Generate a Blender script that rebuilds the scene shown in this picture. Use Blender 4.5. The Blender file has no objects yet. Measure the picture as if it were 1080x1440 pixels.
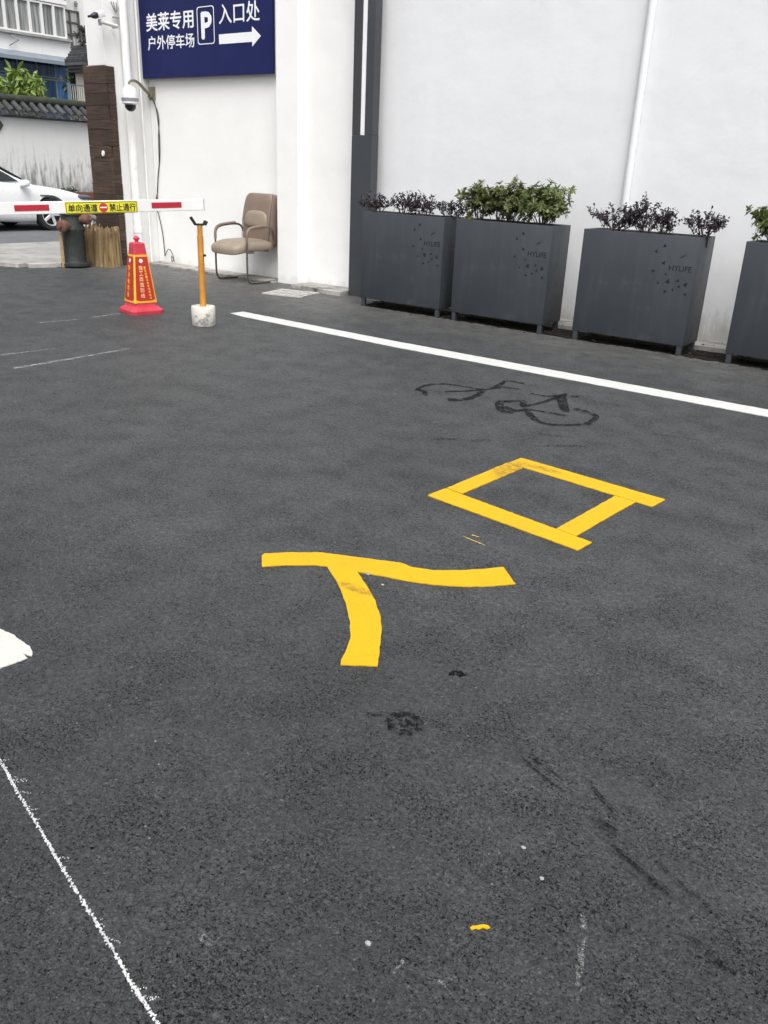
import bpy, bmesh, math, random
from mathutils import Vector, Matrix
R = math.radians
S = bpy.context.scene
COL = S.collection

# ------------------------------------------------------------------ camera
cam_d = bpy.data.cameras.new('camera'); cam = bpy.data.objects.new('camera', cam_d); COL.objects.link(cam)
cam_d.sensor_fit = 'AUTO'; cam_d.sensor_width = 36.0; cam_d.lens = 36.0 * 1178.2 / 1440.0
cam_d.clip_start = 0.05; cam_d.clip_end = 3000
CX = Vector((0.79115, 0.61053, 0.03861)); CZf = Vector((-0.55365, 0.74116, -0.37818))
CZf.normalize(); CX = (CX - CZf * CX.dot(CZf)).normalized(); CYu = CX.cross(CZf)
cam.matrix_world = Matrix(((CX.x, CYu.x, -CZf.x, 0), (CX.y, CYu.y, -CZf.y, 0), (CX.z, CYu.z, -CZf.z, 1.35), (0, 0, 0, 1)))
S.camera = cam

# ------------------------------------------------------------------ light (overcast day)
SUN_EL, SUN_AZ = 58, 138
w = bpy.data.worlds.new('World'); S.world = w; w.use_nodes = True
nt = w.node_tree; nt.nodes.clear()
sky = nt.nodes.new('ShaderNodeTexSky'); sky.sky_type = 'NISHITA'; sky.sun_disc = False
sky.sun_elevation = R(SUN_EL); sky.sun_rotation = R(SUN_AZ); sky.air_density = 1.0; sky.dust_density = 6.0; sky.ozone_density = 1.0
hs = nt.nodes.new('ShaderNodeHueSaturation'); hs.inputs['Saturation'].default_value = 0.22
bg = nt.nodes.new('ShaderNodeBackground'); bg.inputs['Strength'].default_value = 0.13
wo = nt.nodes.new('ShaderNodeOutputWorld')
nt.links.new(sky.outputs[0], hs.inputs['Color']); nt.links.new(hs.outputs[0], bg.inputs[0]); nt.links.new(bg.outputs[0], wo.inputs[0])
sd = bpy.data.lights.new('sun', 'SUN'); sd.energy = 0.9; sd.angle = R(45); sd.color = (1, 0.975, 0.94)
sun = bpy.data.objects.new('sun', sd); COL.objects.link(sun)
az = R(SUN_AZ); el = R(SUN_EL)
sdir = Vector((math.sin(az) * math.cos(el), math.cos(az) * math.cos(el), math.sin(el)))
sun.rotation_euler = sdir.to_track_quat('Z', 'Y').to_euler()
S.view_settings.view_transform = 'Standard'; S.view_settings.look = 'None'
S.view_settings.exposure = 0.72; S.view_settings.gamma = 1.0

rnd = random.Random(7)

# ------------------------------------------------------------------ materials
MATS = {}
class NT:
    def __init__(s, m): s.t = m.node_tree; s.n = s.t.nodes; s.l = s.t.links
    def new(s, k, **kw):
        n = s.n.new(k)
        for a, b in kw.items():
            if a in n.inputs: n.inputs[a].default_value = b
            else: setattr(n, a, b)
        return n
    def link(s, a, b): s.l.new(a, b)
    def noise(s, v, scale, detail=4, rough=0.55):
        n = s.new('ShaderNodeTexNoise', Scale=scale, Detail=detail, Roughness=rough); s.link(v, n.inputs['Vector']); return n.outputs[0]
    def vor(s, v, scale, feature='F1', rand=1.0):
        n = s.n.new('ShaderNodeTexVoronoi'); n.feature = feature; n.inputs['Scale'].default_value = scale; n.inputs['Randomness'].default_value = rand
        s.link(v, n.inputs['Vector']); return n
    def ramp(s, f, a, b, ca=0.0, cb=1.0):
        n = s.n.new('ShaderNodeMapRange'); n.inputs[1].default_value = a; n.inputs[2].default_value = b
        n.inputs[3].default_value = ca; n.inputs[4].default_value = cb; n.clamp = True
        s.link(f, n.inputs[0]); return n.outputs[0]
    def math(s, op, a, b=None, clamp=False):
        n = s.n.new('ShaderNodeMath'); n.operation = op; n.use_clamp = clamp
        for i, v in enumerate((a, b)):
            if v is None: continue
            if isinstance(v, (int, float)): n.inputs[i].default_value = v
            else: s.link(v, n.inputs[i])
        return n.outputs[0]
    def mix(s, f, a, b, mode='MIX'):
        n = s.n.new('ShaderNodeMix'); n.data_type = 'RGBA'; n.blend_type = mode
        for sock, v in ((n.inputs['Factor'], f), (n.inputs[6], a), (n.inputs[7], b)):
            if isinstance(v, (int, float)): sock.default_value = v
            elif isinstance(v, tuple): sock.default_value = v if len(v) == 4 else (*v, 1)
            else: s.link(v, sock)
        return n.outputs[2]
    def near(s, v, p, sx, sy):     # 0 at p growing to 1 at an ellipse sx, sy
        a = s.new('ShaderNodeVectorMath', operation='SUBTRACT'); s.link(v, a.inputs[0]); a.inputs[1].default_value = p
        b = s.new('ShaderNodeVectorMath', operation='MULTIPLY'); s.link(a.outputs[0], b.inputs[0]); b.inputs[1].default_value = (1 / sx, 1 / sy, 0)
        c = s.new('ShaderNodeVectorMath', operation='LENGTH'); s.link(b.outputs[0], c.inputs[0]); return c.outputs['Value']

def base(name):
    m = bpy.data.materials.new(name); m.use_nodes = True
    k = NT(m); k.n.clear()
    k.out = k.new('ShaderNodeOutputMaterial'); k.b = k.new('ShaderNodeBsdfPrincipled'); k.link(k.b.outputs[0], k.out.inputs[0])
    k.tc = k.new('ShaderNodeTexCoord'); k.v = k.tc.outputs['Object']
    return m, k

def mat(name, col, rough=0.6, metal=0.0, var=0.12, vs=6.0, bump=0.0, bs=60.0, island=0.0, dirt=None, spec=0.5, coat=0.0, streak=0.0):
    """plain procedural surface: colour broken up by noise, optional per-piece variation, dirt colour and bump"""
    if name in MATS: return MATS[name]
    m, k = base(name)
    c = k.mix(k.ramp(k.noise(k.v, vs, 6, 0.6), 0.3, 0.7), tuple(x * (1 - var) for x in col), tuple(min(1, x * (1 + var)) for x in col))
    if island:
        g = k.new('ShaderNodeNewGeometry')
        f = k.ramp(g.outputs['Random Per Island'], 0, 1, 1 - island, 1 + island)
        mm = k.new('ShaderNodeVectorMath', operation='SCALE'); k.link(c, mm.inputs[0]); k.link(f, mm.inputs['Scale']); c = mm.outputs[0]
    if dirt:
        dc, ds, lo, hi = dirt
        c = k.mix(k.ramp(k.noise(k.v, ds, 8, 0.7), lo, hi), c, dc)
    if streak:
        mp = k.new('ShaderNodeMapping'); mp.inputs['Scale'].default_value = (16, 16, 1.1); k.link(k.v, mp.inputs[0])
        c = k.mix(k.math('MULTIPLY', k.ramp(k.noise(mp.outputs[0], 1.0, 7, 0.7), 0.50, 0.72), streak), c, (.16, .16, .155))
    k.link(c, k.b.inputs['Base Color'])
    k.link(k.ramp(k.noise(k.v, vs * 3, 5), 0.3, 0.7, max(0.03, rough - 0.08), min(1, rough + 0.08)), k.b.inputs['Roughness'])
    k.b.inputs['Metallic'].default_value = metal
    k.b.inputs['Specular IOR Level'].default_value = spec
    if coat: k.b.inputs['Coat Weight'].default_value = coat; k.b.inputs['Coat Roughness'].default_value = 0.05
    if bump:
        bn = k.new('ShaderNodeBump', Strength=bump, Distance=0.02); k.link(k.noise(k.v, bs, 6, 0.65), bn.inputs['Height']); k.link(bn.outputs[0], k.b.inputs['Normal'])
    MATS[name] = m
    return m

def asphalt_mat():
    m, k = base('asphalt'); v = k.v
    def dist(scale, detail, rough, amt):          # distorted noise: short irregular flecks
        n = k.new('ShaderNodeTexNoise', Scale=scale, Detail=detail, Roughness=rough, Distortion=amt); k.link(v, n.inputs['Vector']); return n.outputs[0]
    stones = k.vor(v, 165.0); fine = k.vor(v, 330.0); wp = k.new('ShaderNodeVectorMath', operation='MULTIPLY_ADD'); wn = k.new('ShaderNodeTexNoise', Scale=70.0, Detail=3.0); k.link(v, wn.inputs['Vector'])
    k.link(wn.outputs['Color'], wp.inputs[0]); wp.inputs[1].default_value = (0.014,) * 3; k.link(v, wp.inputs[2]); edge = k.vor(wp.outputs[0], 78.0, 'DISTANCE_TO_EDGE')
    sep = k.new('ShaderNodeSeparateColor'); k.link(stones.outputs['Color'], sep.inputs[0])
    fsep = k.new('ShaderNodeSeparateColor'); k.link(fine.outputs['Color'], fsep.inputs[0])
    big = k.noise(v, 0.45, 5, 0.6); mid = k.noise(v, 2.4, 7, 0.68); grit = k.noise(v, 300.0, 3, 0.7)
    fleck = dist(125.0, 6, 0.74, 0.5); fleck2 = dist(220.0, 4, 0.68, 0.4); clus = k.noise(v, 5.0, 5, 0.7)
    col = k.mix(k.ramp(big, 0.36, 0.64), (0.0232, 0.0256, 0.0272), (0.0345, 0.0374, 0.0394))
    col = k.mix(k.ramp(mid, 0.46, 0.70), col, (0.0395, 0.0425, 0.0445))
    f = k.math('MULTIPLY', k.ramp(sep.outputs[0], 0, 1, 0.66, 1.40), k.ramp(grit, 0.25, 0.75, 0.70, 1.32))
    f = k.math('MULTIPLY', f, k.ramp(fsep.outputs[0], 0, 1, 0.72, 1.32))
    f = k.math('MULTIPLY', f, k.ramp(k.noise(v, 20.0, 6, 0.75), 0.30, 0.70, 0.82, 1.16))
    f = k.math('MULTIPLY', f, k.ramp(k.noise(v, 115.0, 5, 0.8), 0.30, 0.70, 0.34, 1.72))
    f = k.math('MULTIPLY', f, k.ramp(k.noise(v, 46.0, 6, 0.82), 0.34, 0.66, 0.38, 1.68))
    pos_xyz = k.new('ShaderNodeSeparateXYZ'); k.link(v, pos_xyz.inputs[0])      # base colour gets darker towards low y, broken up by noise
    f = k.math('MULTIPLY', f, k.ramp(k.math('ADD', pos_xyz.outputs[1], k.math('MULTIPLY', k.noise(v, 0.9, 5, 0.6), 1.4)), 0.9, 3.0, 0.50, 1.18))
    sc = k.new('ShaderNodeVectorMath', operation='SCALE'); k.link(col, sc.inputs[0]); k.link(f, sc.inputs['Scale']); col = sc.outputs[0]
    pale = k.math('MULTIPLY', k.ramp(sep.outputs[1], 0.80, 0.95), k.ramp(stones.outputs['Distance'], 0.25, 0.5, 1, 0))     # paler single stones
    col = k.mix(k.math('MULTIPLY', pale, 0.55), col, (0.105, 0.108, 0.110))
    # dark open pores between the stones, in clusters
    cl = k.ramp(clus, 0.36, 0.60, 0.15, 1.0)
    th = k.math('MULTIPLY', cl, 0.075)
    pit = k.ramp(k.math('ADD', fleck, th), 0.595, 0.665)
    pit2 = k.ramp(k.math('ADD', fleck2, th), 0.61, 0.685)
    crk = k.math('MULTIPLY', k.ramp(edge.outputs['Distance'], 0.015, 0.07, 1, 0), k.ramp(k.math('ADD', k.noise(v, 60.0, 5, 0.7), th), 0.55, 0.63))
    pit = k.math('MAXIMUM', k.math('MAXIMUM', pit, k.math('MULTIPLY', pit2, 0.8)), k.math('MULTIPLY', crk, 0.85))
    col = k.mix(k.math('MULTIPLY', pit, 0.96), col, (0.0035, 0.0037, 0.004))
    # pale worn stones and paint crumbs
    sp = k.vor(v, 60.0); ss = k.new('ShaderNodeSeparateColor'); k.link(sp.outputs['Color'], ss.inputs[0])
    spm = k.math('MULTIPLY', k.ramp(sp.outputs['Distance'], 0.08, 0.22, 1, 0), k.ramp(ss.outputs[1], 0.92, 0.96))
    spm = k.math('MULTIPLY', spm, k.math('MAXIMUM', k.ramp(k.noise(v, 1.7, 5, 0.7), 0.42, 0.66), k.ramp(pos_xyz.outputs[1], 5.7, 6.5)))
    col = k.mix(k.math('MULTIPLY', spm, 0.8), col, (0.34, 0.34, 0.33))
    # scuffed pale dust in clouds, broken up by the grain
    du = k.math('MULTIPLY', k.ramp(k.noise(v, 11.0, 9, 0.85), 0.56, 0.70), k.ramp(k.noise(v, 0.8, 3), 0.42, 0.60))
    du = k.math('MULTIPLY', du, k.ramp(grit, 0.35, 0.65))
    col = k.mix(k.math('MULTIPLY', du, 0.5), col, (0.16, 0.16, 0.155))
    # dry dust gathered along the foot of the wall
    xyz = k.new('ShaderNodeSeparateXYZ'); k.link(v, xyz.inputs[0])
    edg = k.math('ADD', xyz.outputs[1], k.math('MULTIPLY', k.noise(v, 2.2, 7, 0.7), 1.2))
    ed = k.math('MULTIPLY', k.ramp(edg, 6.6, 7.9), k.ramp(k.noise(v, 9.0, 8, 0.75), 0.36, 0.62))
    col = k.mix(k.math('MULTIPLY', ed, 0.7), col, (0.16, 0.155, 0.142))
    k.link(col, k.b.inputs['Base Color'])
    k.link(k.ramp(k.noise(v, 38.0, 5, 0.7), 0.3, 0.7, 0.46, 0.64), k.b.inputs['Roughness'])
    k.link(k.math('MULTIPLY', k.ramp(pit, 0, 1, 1, 0.1), k.ramp(grit, 0.3, 0.7, 0.55, 0.80)), k.b.inputs['Specular IOR Level'])
    h = k.math('ADD', k.math('MULTIPLY', k.ramp(stones.outputs['Distance'], 0, 0.7, 1, 0), 0.45), k.math('MULTIPLY', grit, 0.3))
    h = k.math('ADD', h, k.math('MULTIPLY', sep.outputs[1], 0.30))
    h = k.math('SUBTRACT', h, k.math('MULTIPLY', pit, 0.7))
    bn = k.new('ShaderNodeBump', Strength=0.7, Distance=0.003); k.link(h, bn.inputs['Height']); k.link(bn.outputs[0], k.b.inputs['Normal'])
    return m

def paint_mat(name, col, stains=(), worn=0.3, sc=0.0):
    """thick road paint that lets the grain below show, with given stain ellipses (x, y, sx, sy)"""
    m, k = base(name); v = k.v
    n1 = k.noise(v, 5.0, 6, 0.6); n2 = k.noise(v, 130.0, 5, 0.7)
    c = k.mix(k.ramp(n1, 0.3, 0.7), tuple(x * 0.93 for x in col), col)
    c = k.mix(k.math('MULTIPLY', k.ramp(n2, 0.55, 0.8), worn), c, tuple(x * 0.55 for x in col))
    pn = k.new('ShaderNodeTexNoise', Scale=95.0, Detail=6.0, Roughness=0.72, Distortion=0.5); k.link(v, pn.inputs['Vector'])
    pore = k.ramp(k.math('ADD', pn.outputs[0], k.math('MULTIPLY', k.ramp(k.noise(v, 6.0, 5, 0.7), 0.40, 0.65), 0.06)), 0.655, 0.71)
    c = k.mix(k.math('MULTIPLY', pore, 0.75), c, tuple(x * 0.18 + 0.008 for x in col))
    grey = k.math('MULTIPLY', k.ramp(k.noise(v, 3.0, 8, 0.75), 0.50, 0.74), 0.28)
    c = k.mix(grey, c, tuple(x * 0.62 + 0.02 for x in col))
    for (x, y, sx, sy) in stains:
        f = k.math('MULTIPLY', k.ramp(k.near(v, (x, y, 0), sx, sy), 0.55, 1.05, 1, 0), k.ramp(k.noise(v, 40, 6, 0.7), 0.38, 0.6))
        c = k.mix(k.math('MULTIPLY', f, 0.72), c, (0.17, 0.085, 0.025))
    k.link(c, k.b.inputs['Base Color']); k.b.inputs['Roughness'].default_value = 0.6; k.b.inputs['Specular IOR Level'].default_value = 0.25
    st = k.vor(v, 95.0)
    h = k.math('ADD', k.math('MULTIPLY', st.outputs['Distance'], -0.5), n2)
    bn = k.new('ShaderNodeBump', Strength=0.35, Distance=0.004); k.link(h, bn.inputs['Height']); k.link(bn.outputs[0], k.b.inputs['Normal'])
    return m

def patchy_mat(name, col, scale, lo, hi, rough=0.8, op=1.0):
    """thin worn film: noise leaves gaps where the road shows through"""
    m, k = base(name)
    k.b.inputs['Base Color'].default_value = (*col, 1); k.b.inputs['Roughness'].default_value = rough; k.b.inputs['Specular IOR Level'].default_value = 0.15
    tr = k.new('ShaderNodeBsdfTransparent'); mx = k.new('ShaderNodeMixShader')
    f = k.math('MULTIPLY', k.ramp(k.noise(k.v, scale, 7, 0.7), lo, hi), k.ramp(k.noise(k.v, scale * 6, 4, 0.7), lo - 0.02, hi, 0, op))
    k.link(f, mx.inputs[0]); k.link(tr.outputs[0], mx.inputs[1]); k.link(k.b.outputs[0], mx.inputs[2]); k.link(mx.outputs[0], k.out.inputs[0])
    return m

def plaster_mat(name, col, foot, stain=(0.35, 0.34, 0.31), streak=0.0, fh=0.35):
    """painted render: trowel unevenness, faint blotches, grime near its foot (z below fh)"""
    m, k = base(name); v = k.v
    c = k.mix(k.ramp(k.noise(v, 1.1, 5, 0.6), 0.3, 0.7), tuple(x * 0.95 for x in col), col)
    c = k.mix(k.math('MULTIPLY', k.ramp(k.noise(v, 7.0, 8, 0.7), 0.56, 0.75), 0.12), c, tuple(x * 0.7 for x in col))
    xyz = k.new('ShaderNodeSeparateXYZ'); k.link(v, xyz.inputs[0])
    low = k.ramp(xyz.outputs[2], 0.0, fh, 1, 0)
    mp = k.new('ShaderNodeMapping'); mp.inputs['Scale'].default_value = (9, 9, 1.6); k.link(v, mp.inputs[0])
    g = k.ramp(k.math('ADD', k.noise(mp.outputs[0], 1.0, 9, 0.74), k.math('MULTIPLY', low, 0.34)), 0.60, 0.76)
    g = k.math('MULTIPLY', g, k.ramp(low, 0.0, 0.35))
    c = k.mix(k.math('MULTIPLY', g, foot), c, stain)
    if streak:
        mp2 = k.new('ShaderNodeMapping'); mp2.inputs['Scale'].default_value = (5, 5, 0.35); k.link(v, mp2.inputs[0])
        c = k.mix(k.math('MULTIPLY', k.ramp(k.noise(mp2.outputs[0], 1.0, 7, 0.7), 0.5, 0.72), streak), c, stain)
    k.link(c, k.b.inputs['Base Color']); k.b.inputs['Roughness'].default_value = 0.7; k.b.inputs['Specular IOR Level'].default_value = 0.3
    h = k.math('ADD', k.noise(v, 2.6, 5, 0.5), k.math('MULTIPLY', k.noise(v, 45, 5, 0.6), 0.05))
    bn = k.new('ShaderNodeBump', Strength=0.35, Distance=0.03); k.link(h, bn.inputs['Height']); k.link(bn.outputs[0], k.b.inputs['Normal'])
    return m

def leaf_mat(name, c1, c2, rough=0.45):
    m, k = base(name)
    g = k.new('ShaderNodeNewGeometry')
    c = k.mix(g.outputs['Random Per Island'], c1, c2)
    c = k.mix(k.ramp(k.noise(k.v, 40, 3), 0.35, 0.7), c, tuple(x * 0.8 for x in c1))
    k.link(c, k.b.inputs['Base Color']); k.b.inputs['Roughness'].default_value = rough
    tl = k.new('ShaderNodeBsdfTranslucent'); k.link(c, tl.inputs[0])
    mx = k.new('ShaderNodeMixShader'); mx.inputs[0].default_value = 0.25
    k.link(k.b.outputs[0], mx.inputs[1]); k.link(tl.outputs[0], mx.inputs[2]); k.link(mx.outputs[0], k.out.inputs[0])
    return m

def glass_mat(name, col, rough=0.06):
    m, k = base(name)
    mp = k.new('ShaderNodeMapping'); mp.inputs['Scale'].default_value = (14, 14, 0.7); k.link(k.v, mp.inputs[0])
    c = k.mix(k.ramp(k.noise(mp.outputs[0], 1.0, 4), 0.35, 0.65), tuple(x * 0.5 for x in col), tuple(x * 1.5 for x in col))
    k.link(c, k.b.inputs['Base Color']); k.b.inputs['Roughness'].default_value = rough
    return m

# ------------------------------------------------------------------ mesh helpers
def box(bm, x0, x1, y0, y1, z0, z1, M=None):
    vs = [bm.verts.new((x, y, z)) for x in (x0, x1) for y in (y0, y1) for z in (z0, z1)]
    for f in ((0, 1, 3, 2), (4, 6, 7, 5), (0, 4, 5, 1), (2, 3, 7, 6), (0, 2, 6, 4), (1, 5, 7, 3)):
        bm.faces.new([vs[i] for i in f])
    if M is not None: bmesh.ops.transform(bm, matrix=M, verts=vs)
    return vs

def bbox(bm, x0, x1, y0, y1, z0, z1, bev=0.005, seg=2, M=None):
    """box with bevelled edges"""
    t = bmesh.new(); box(t, x0, x1, y0, y1, z0, z1)
    bmesh.ops.bevel(t, geom=list(t.edges), offset=bev, segments=seg, affect='EDGES', profile=0.5)
    if M is not None: bmesh.ops.transform(t, matrix=M, verts=t.verts)
    join(bm, t)

def join(bm, t):
    me = bpy.data.meshes.new('t'); t.to_mesh(me); t.free(); bm.from_mesh(me); bpy.data.meshes.remove(me)

def prism(bm, pts, z0, z1):
    """closed outline (x, y) extruded from z0 to z1"""
    n = len(pts)
    a = [bm.verts.new((p[0], p[1], z0)) for p in pts]; b = [bm.verts.new((p[0], p[1], z1)) for p in pts]
    ar = sum(pts[i][0] * pts[(i + 1) % n][1] - pts[(i + 1) % n][0] * pts[i][1] for i in range(n))
    if ar < 0: a.reverse(); b.reverse()
    bm.faces.new(list(reversed(a))); bm.faces.new(b)
    for i in range(n): bm.faces.new((a[i], a[(i + 1) % n], b[(i + 1) % n], b[i]))
    return a + b

def tube(bm, pts, r, n=8, closed=False, caps=True):
    pts = [Vector(p) for p in pts]; rs = r if isinstance(r, (list, tuple)) else [r] * len(pts)
    rings = []; up = None; N = len(pts)
    for i, p in enumerate(pts):
        if closed: d = pts[(i + 1) % N] - pts[i - 1]
        else: d = pts[min(i + 1, N - 1)] - pts[max(i - 1, 0)]
        d.normalize()
        if up is None: up = Vector((0, 0, 1)) if abs(d.z) < 0.9 else Vector((1, 0, 0))
        s = d.cross(up).normalized(); up = s.cross(d).normalized()
        rings.append([bm.verts.new(p + (s * math.cos(2 * math.pi * j / n) + up * math.sin(2 * math.pi * j / n)) * rs[i]) for j in range(n)])
    for i in range(N if closed else N - 1):
        a, b = rings[i], rings[(i + 1) % N]
        for j in range(n): bm.faces.new((a[j], a[(j + 1) % n], b[(j + 1) % n], b[j]))
    if caps and not closed: bm.faces.new(list(reversed(rings[0]))); bm.faces.new(rings[-1])

def smooth_path(pts, n=6):
    """Catmull-Rom through pts"""
    pts = [Vector(p) for p in pts]; out = []
    for i in range(len(pts) - 1):
        p0, p1, p2, p3 = pts[max(i - 1, 0)], pts[i], pts[i + 1], pts[min(i + 2, len(pts) - 1)]
        for j in range(n):
            t = j / n
            out.append(0.5 * ((2 * p1) + (p2 - p0) * t + (2 * p0 - 5 * p1 + 4 * p2 - p3) * t * t + (3 * p1 - p0 - 3 * p2 + p3) * t ** 3))
    out.append(pts[-1]); return out

def lathe(bm, prof, n=28, M=None):
    """profile (r, z) turned about z"""
    rings = []; allv = []
    for r, z in prof:
        if r < 1e-5: v = bm.verts.new((0, 0, z)); rings.append([v]); allv.append(v)
        else:
            ring = [bm.verts.new((r * math.cos(2 * math.pi * j / n), r * math.sin(2 * math.pi * j / n), z)) for j in range(n)]
            rings.append(ring); allv += ring
    for a, b in zip(rings, rings[1:]):
        for j in range(n):
            j2 = (j + 1) % n
            if len(a) == 1 and len(b) == 1: continue
            if len(a) == 1: bm.faces.new((a[0], b[j2], b[j]))
            elif len(b) == 1: bm.faces.new((a[j], a[j2], b[0]))
            else: bm.faces.new((a[j], a[j2], b[j2], b[j]))
    if M is not None: bmesh.ops.transform(bm, matrix=M, verts=allv)

def pillow(bm, c, d, e=0.35, n=20, m=14, M=None):
    """superellipsoid cushion, half sizes d, squareness e"""
    sg = lambda v, p: math.copysign(abs(v) ** p, v)
    vs = []; rows = []
    for i in range(m + 1):
        ph = -math.pi / 2 + math.pi * i / m
        if i in (0, m): r = [bm.verts.new((c[0], c[1], c[2] + d[2] * (-1 if i == 0 else 1)))]
        else:
            r = []
            for j in range(n):
                th = 2 * math.pi * j / n
                r.append(bm.verts.new((c[0] + d[0] * sg(math.cos(ph), e) * sg(math.cos(th), e), c[1] + d[1] * sg(math.cos(ph), e) * sg(math.sin(th), e), c[2] + d[2] * sg(math.sin(ph), e))))
        rows.append(r); vs += r
    for a, b in zip(rows, rows[1:]):
        for j in range(n):
            j2 = (j + 1) % n
            if len(a) == 1: bm.faces.new((a[0], b[j2], b[j]))
            elif len(b) == 1: bm.faces.new((a[j], a[j2], b[0]))
            else: bm.faces.new((a[j], a[j2], b[j2], b[j]))
    if M is not None: bmesh.ops.transform(bm, matrix=M, verts=vs)

def obj(name, bm, m, parent=None, smooth=False, loc=None):
    bmesh.ops.recalc_face_normals(bm, faces=bm.faces)
    me = bpy.data.meshes.new(name); bm.to_mesh(me); bm.free()
    o = bpy.data.objects.new(name, me); COL.objects.link(o)
    for x in (m if isinstance(m, (list, tuple)) else [m]): me.materials.append(x)
    if smooth:
        me.polygons.foreach_set('use_smooth', [True] * len(me.polygons))
        try: me.set_sharp_from_angle(angle=R(42))
        except Exception: pass
    if parent is not None: o.parent = parent
    if loc is not None: o.location = loc
    return o

def tag(o, label, cat, group=None, kind=None):
    o['label'] = label; o['category'] = cat
    if group: o['group'] = group
    if kind: o['kind'] = kind
    return o

def thing(name, label, cat, loc=(0, 0, 0), rz=0.0, group=None, kind=None):
    o = bpy.data.objects.new(name, None); COL.objects.link(o); o.empty_display_size = 0.1
    o.location = loc; o.rotation_euler = (0, 0, rz)
    return tag(o, label, cat, group, kind)

def struct(name, bm, m, smooth=False):
    o = obj(name, bm, m, None, smooth); o['kind'] = 'structure'; return o

def dup(root, loc, rz, label, group=None):
    r = root.copy(); COL.objects.link(r); r.location = loc; r.rotation_euler = (0, 0, rz); r['label'] = label
    if group: r['group'] = group
    for ch in list(root.children):
        c = ch.copy(); COL.objects.link(c); c.parent = r
        for g in list(ch.children):
            d = g.copy(); COL.objects.link(d); d.parent = c
    return r

def text_bm(s, w, h, thick=0.002, bold=0.0):
    """lettering fitted to a w x h rectangle in the local XZ plane, front face towards -Y; bold thickens every stroke"""
    cu = bpy.data.curves.new('t', 'FONT'); cu.body = s; cu.size = 1.0; cu.extrude = 0.01; cu.resolution_u = 3
    o = bpy.data.objects.new('t', cu); COL.objects.link(o)
    bpy.context.view_layer.update()
    dg = bpy.context.evaluated_depsgraph_get()
    me = bpy.data.meshes.new_from_object(o.evaluated_get(dg))
    bm = bmesh.new(); n = 0
    for (dx, dz) in ([(0, 0)] if not bold else [(-bold, 0), (bold, 0), (0, -bold), (0, bold), (0, 0)]):
        m0 = len(bm.verts); bm.from_mesh(me); bm.verts.ensure_lookup_table()
        for q in list(bm.verts)[m0:]: q.co.x += dx; q.co.y += dz; q.co.z *= 1 + .04 * n
        n += 1
    bpy.data.objects.remove(o); bpy.data.curves.remove(cu); bpy.data.meshes.remove(me)
    if not bm.verts: return bm
    xs = [v.co.x for v in bm.verts]; ys = [v.co.y for v in bm.verts]
    x0, x1, y0, y1 = min(xs), max(xs), min(ys), max(ys)
    for v in bm.verts:
        v.co = Vector(((v.co.x - x0) / (x1 - x0) * w, -(v.co.z / .01 + 1.2) / 2.4 * thick, (v.co.y - y0) / (y1 - y0) * h))
    return bm

def xf(bm, M): bmesh.ops.transform(bm, matrix=M, verts=bm.verts); return bm
T = Matrix.Translation
def RZ(a): return Matrix.Rotation(a, 4, 'Z')
def RX(a): return Matrix.Rotation(a, 4, 'X')
def RY(a): return Matrix.Rotation(a, 4, 'Y')

def ragged(pts, step=0.03, amp=0.002, rg=rnd):
    out = []
    for i, p in enumerate(pts):
        q = pts[(i + 1) % len(pts)]; L = math.hypot(q[0] - p[0], q[1] - p[1]); n = max(1, int(L / step))
        for j in range(n):
            t = j / n; out.append((p[0] + (q[0] - p[0]) * t + rg.uniform(-amp, amp), p[1] + (q[1] - p[1]) * t + rg.uniform(-amp, amp)))
    return out

# ================================================================== SETTING
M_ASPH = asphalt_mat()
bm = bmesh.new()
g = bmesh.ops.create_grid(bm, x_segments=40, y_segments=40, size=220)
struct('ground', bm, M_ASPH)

M_ROAD = mat('street asphalt', (0.115, 0.12, 0.13), 0.75, var=0.14, vs=1.3, bump=0.2, bs=90)
bm = bmesh.new(); prism(bm, [(-18.0, -60), (-13.15, -60), (-13.15, 90), (-18.0, 90)], -0.002, 0.004); struct('street', bm, M_ROAD)

M_PAVE = mat('pavement concrete', (0.30, 0.30, 0.285), 0.85, var=0.22, vs=2.2, bump=0.25, bs=70, dirt=((0.13, 0.13, 0.125), 3.0, 0.52, 0.75))
M_KERB = mat('kerb stone', (0.40, 0.39, 0.36), 0.85, var=0.2, vs=5, bump=0.3, bs=50, dirt=((0.15, 0.15, 0.14), 6.0, 0.5, 0.75))
bm = bmesh.new()
pav = [(-13.15, 5.2), (-13.15, 30), (-10.6, 30), (-10.52, 6.9), (-10.40, 6.45), (-10.52, 6.12), (-10.95, 5.98), (-11.5, 5.75), (-12.2, 5.45)]
prism(bm, pav, -0.01, 0.035); struct('pavement', bm, M_PAVE)
bm = bmesh.new()
inner = [(-13.15, 5.2), (-12.2, 5.45), (-11.5, 5.75), (-10.95, 5.98), (-10.52, 6.12), (-10.40, 6.45), (-10.44, 6.7)]
for a, b in zip(inner, inner[1:]):
    L = math.hypot(b[0] - a[0], b[1] - a[1]); n = max(1, round(L / 0.55))
    for j in range(n):
        p = Vector(a).lerp(Vector(b), j / n); q = Vector(a).lerp(Vector(b), (j + 1) / n); d = (q - p).normalized()
        nrm = Vector((d.y, -d.x)); g_ = d * 0.006
        pp, qq = p + g_, q - g_
        prism(bm, [(pp.x, pp.y), (qq.x, qq.y), (qq.x + nrm.x * .14, qq.y + nrm.y * .14), (pp.x + nrm.x * .14, pp.y + nrm.y * .14)], -0.01, 0.045 + rnd.uniform(-.004, .004))
struct('kerb', bm, M_KERB)

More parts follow.
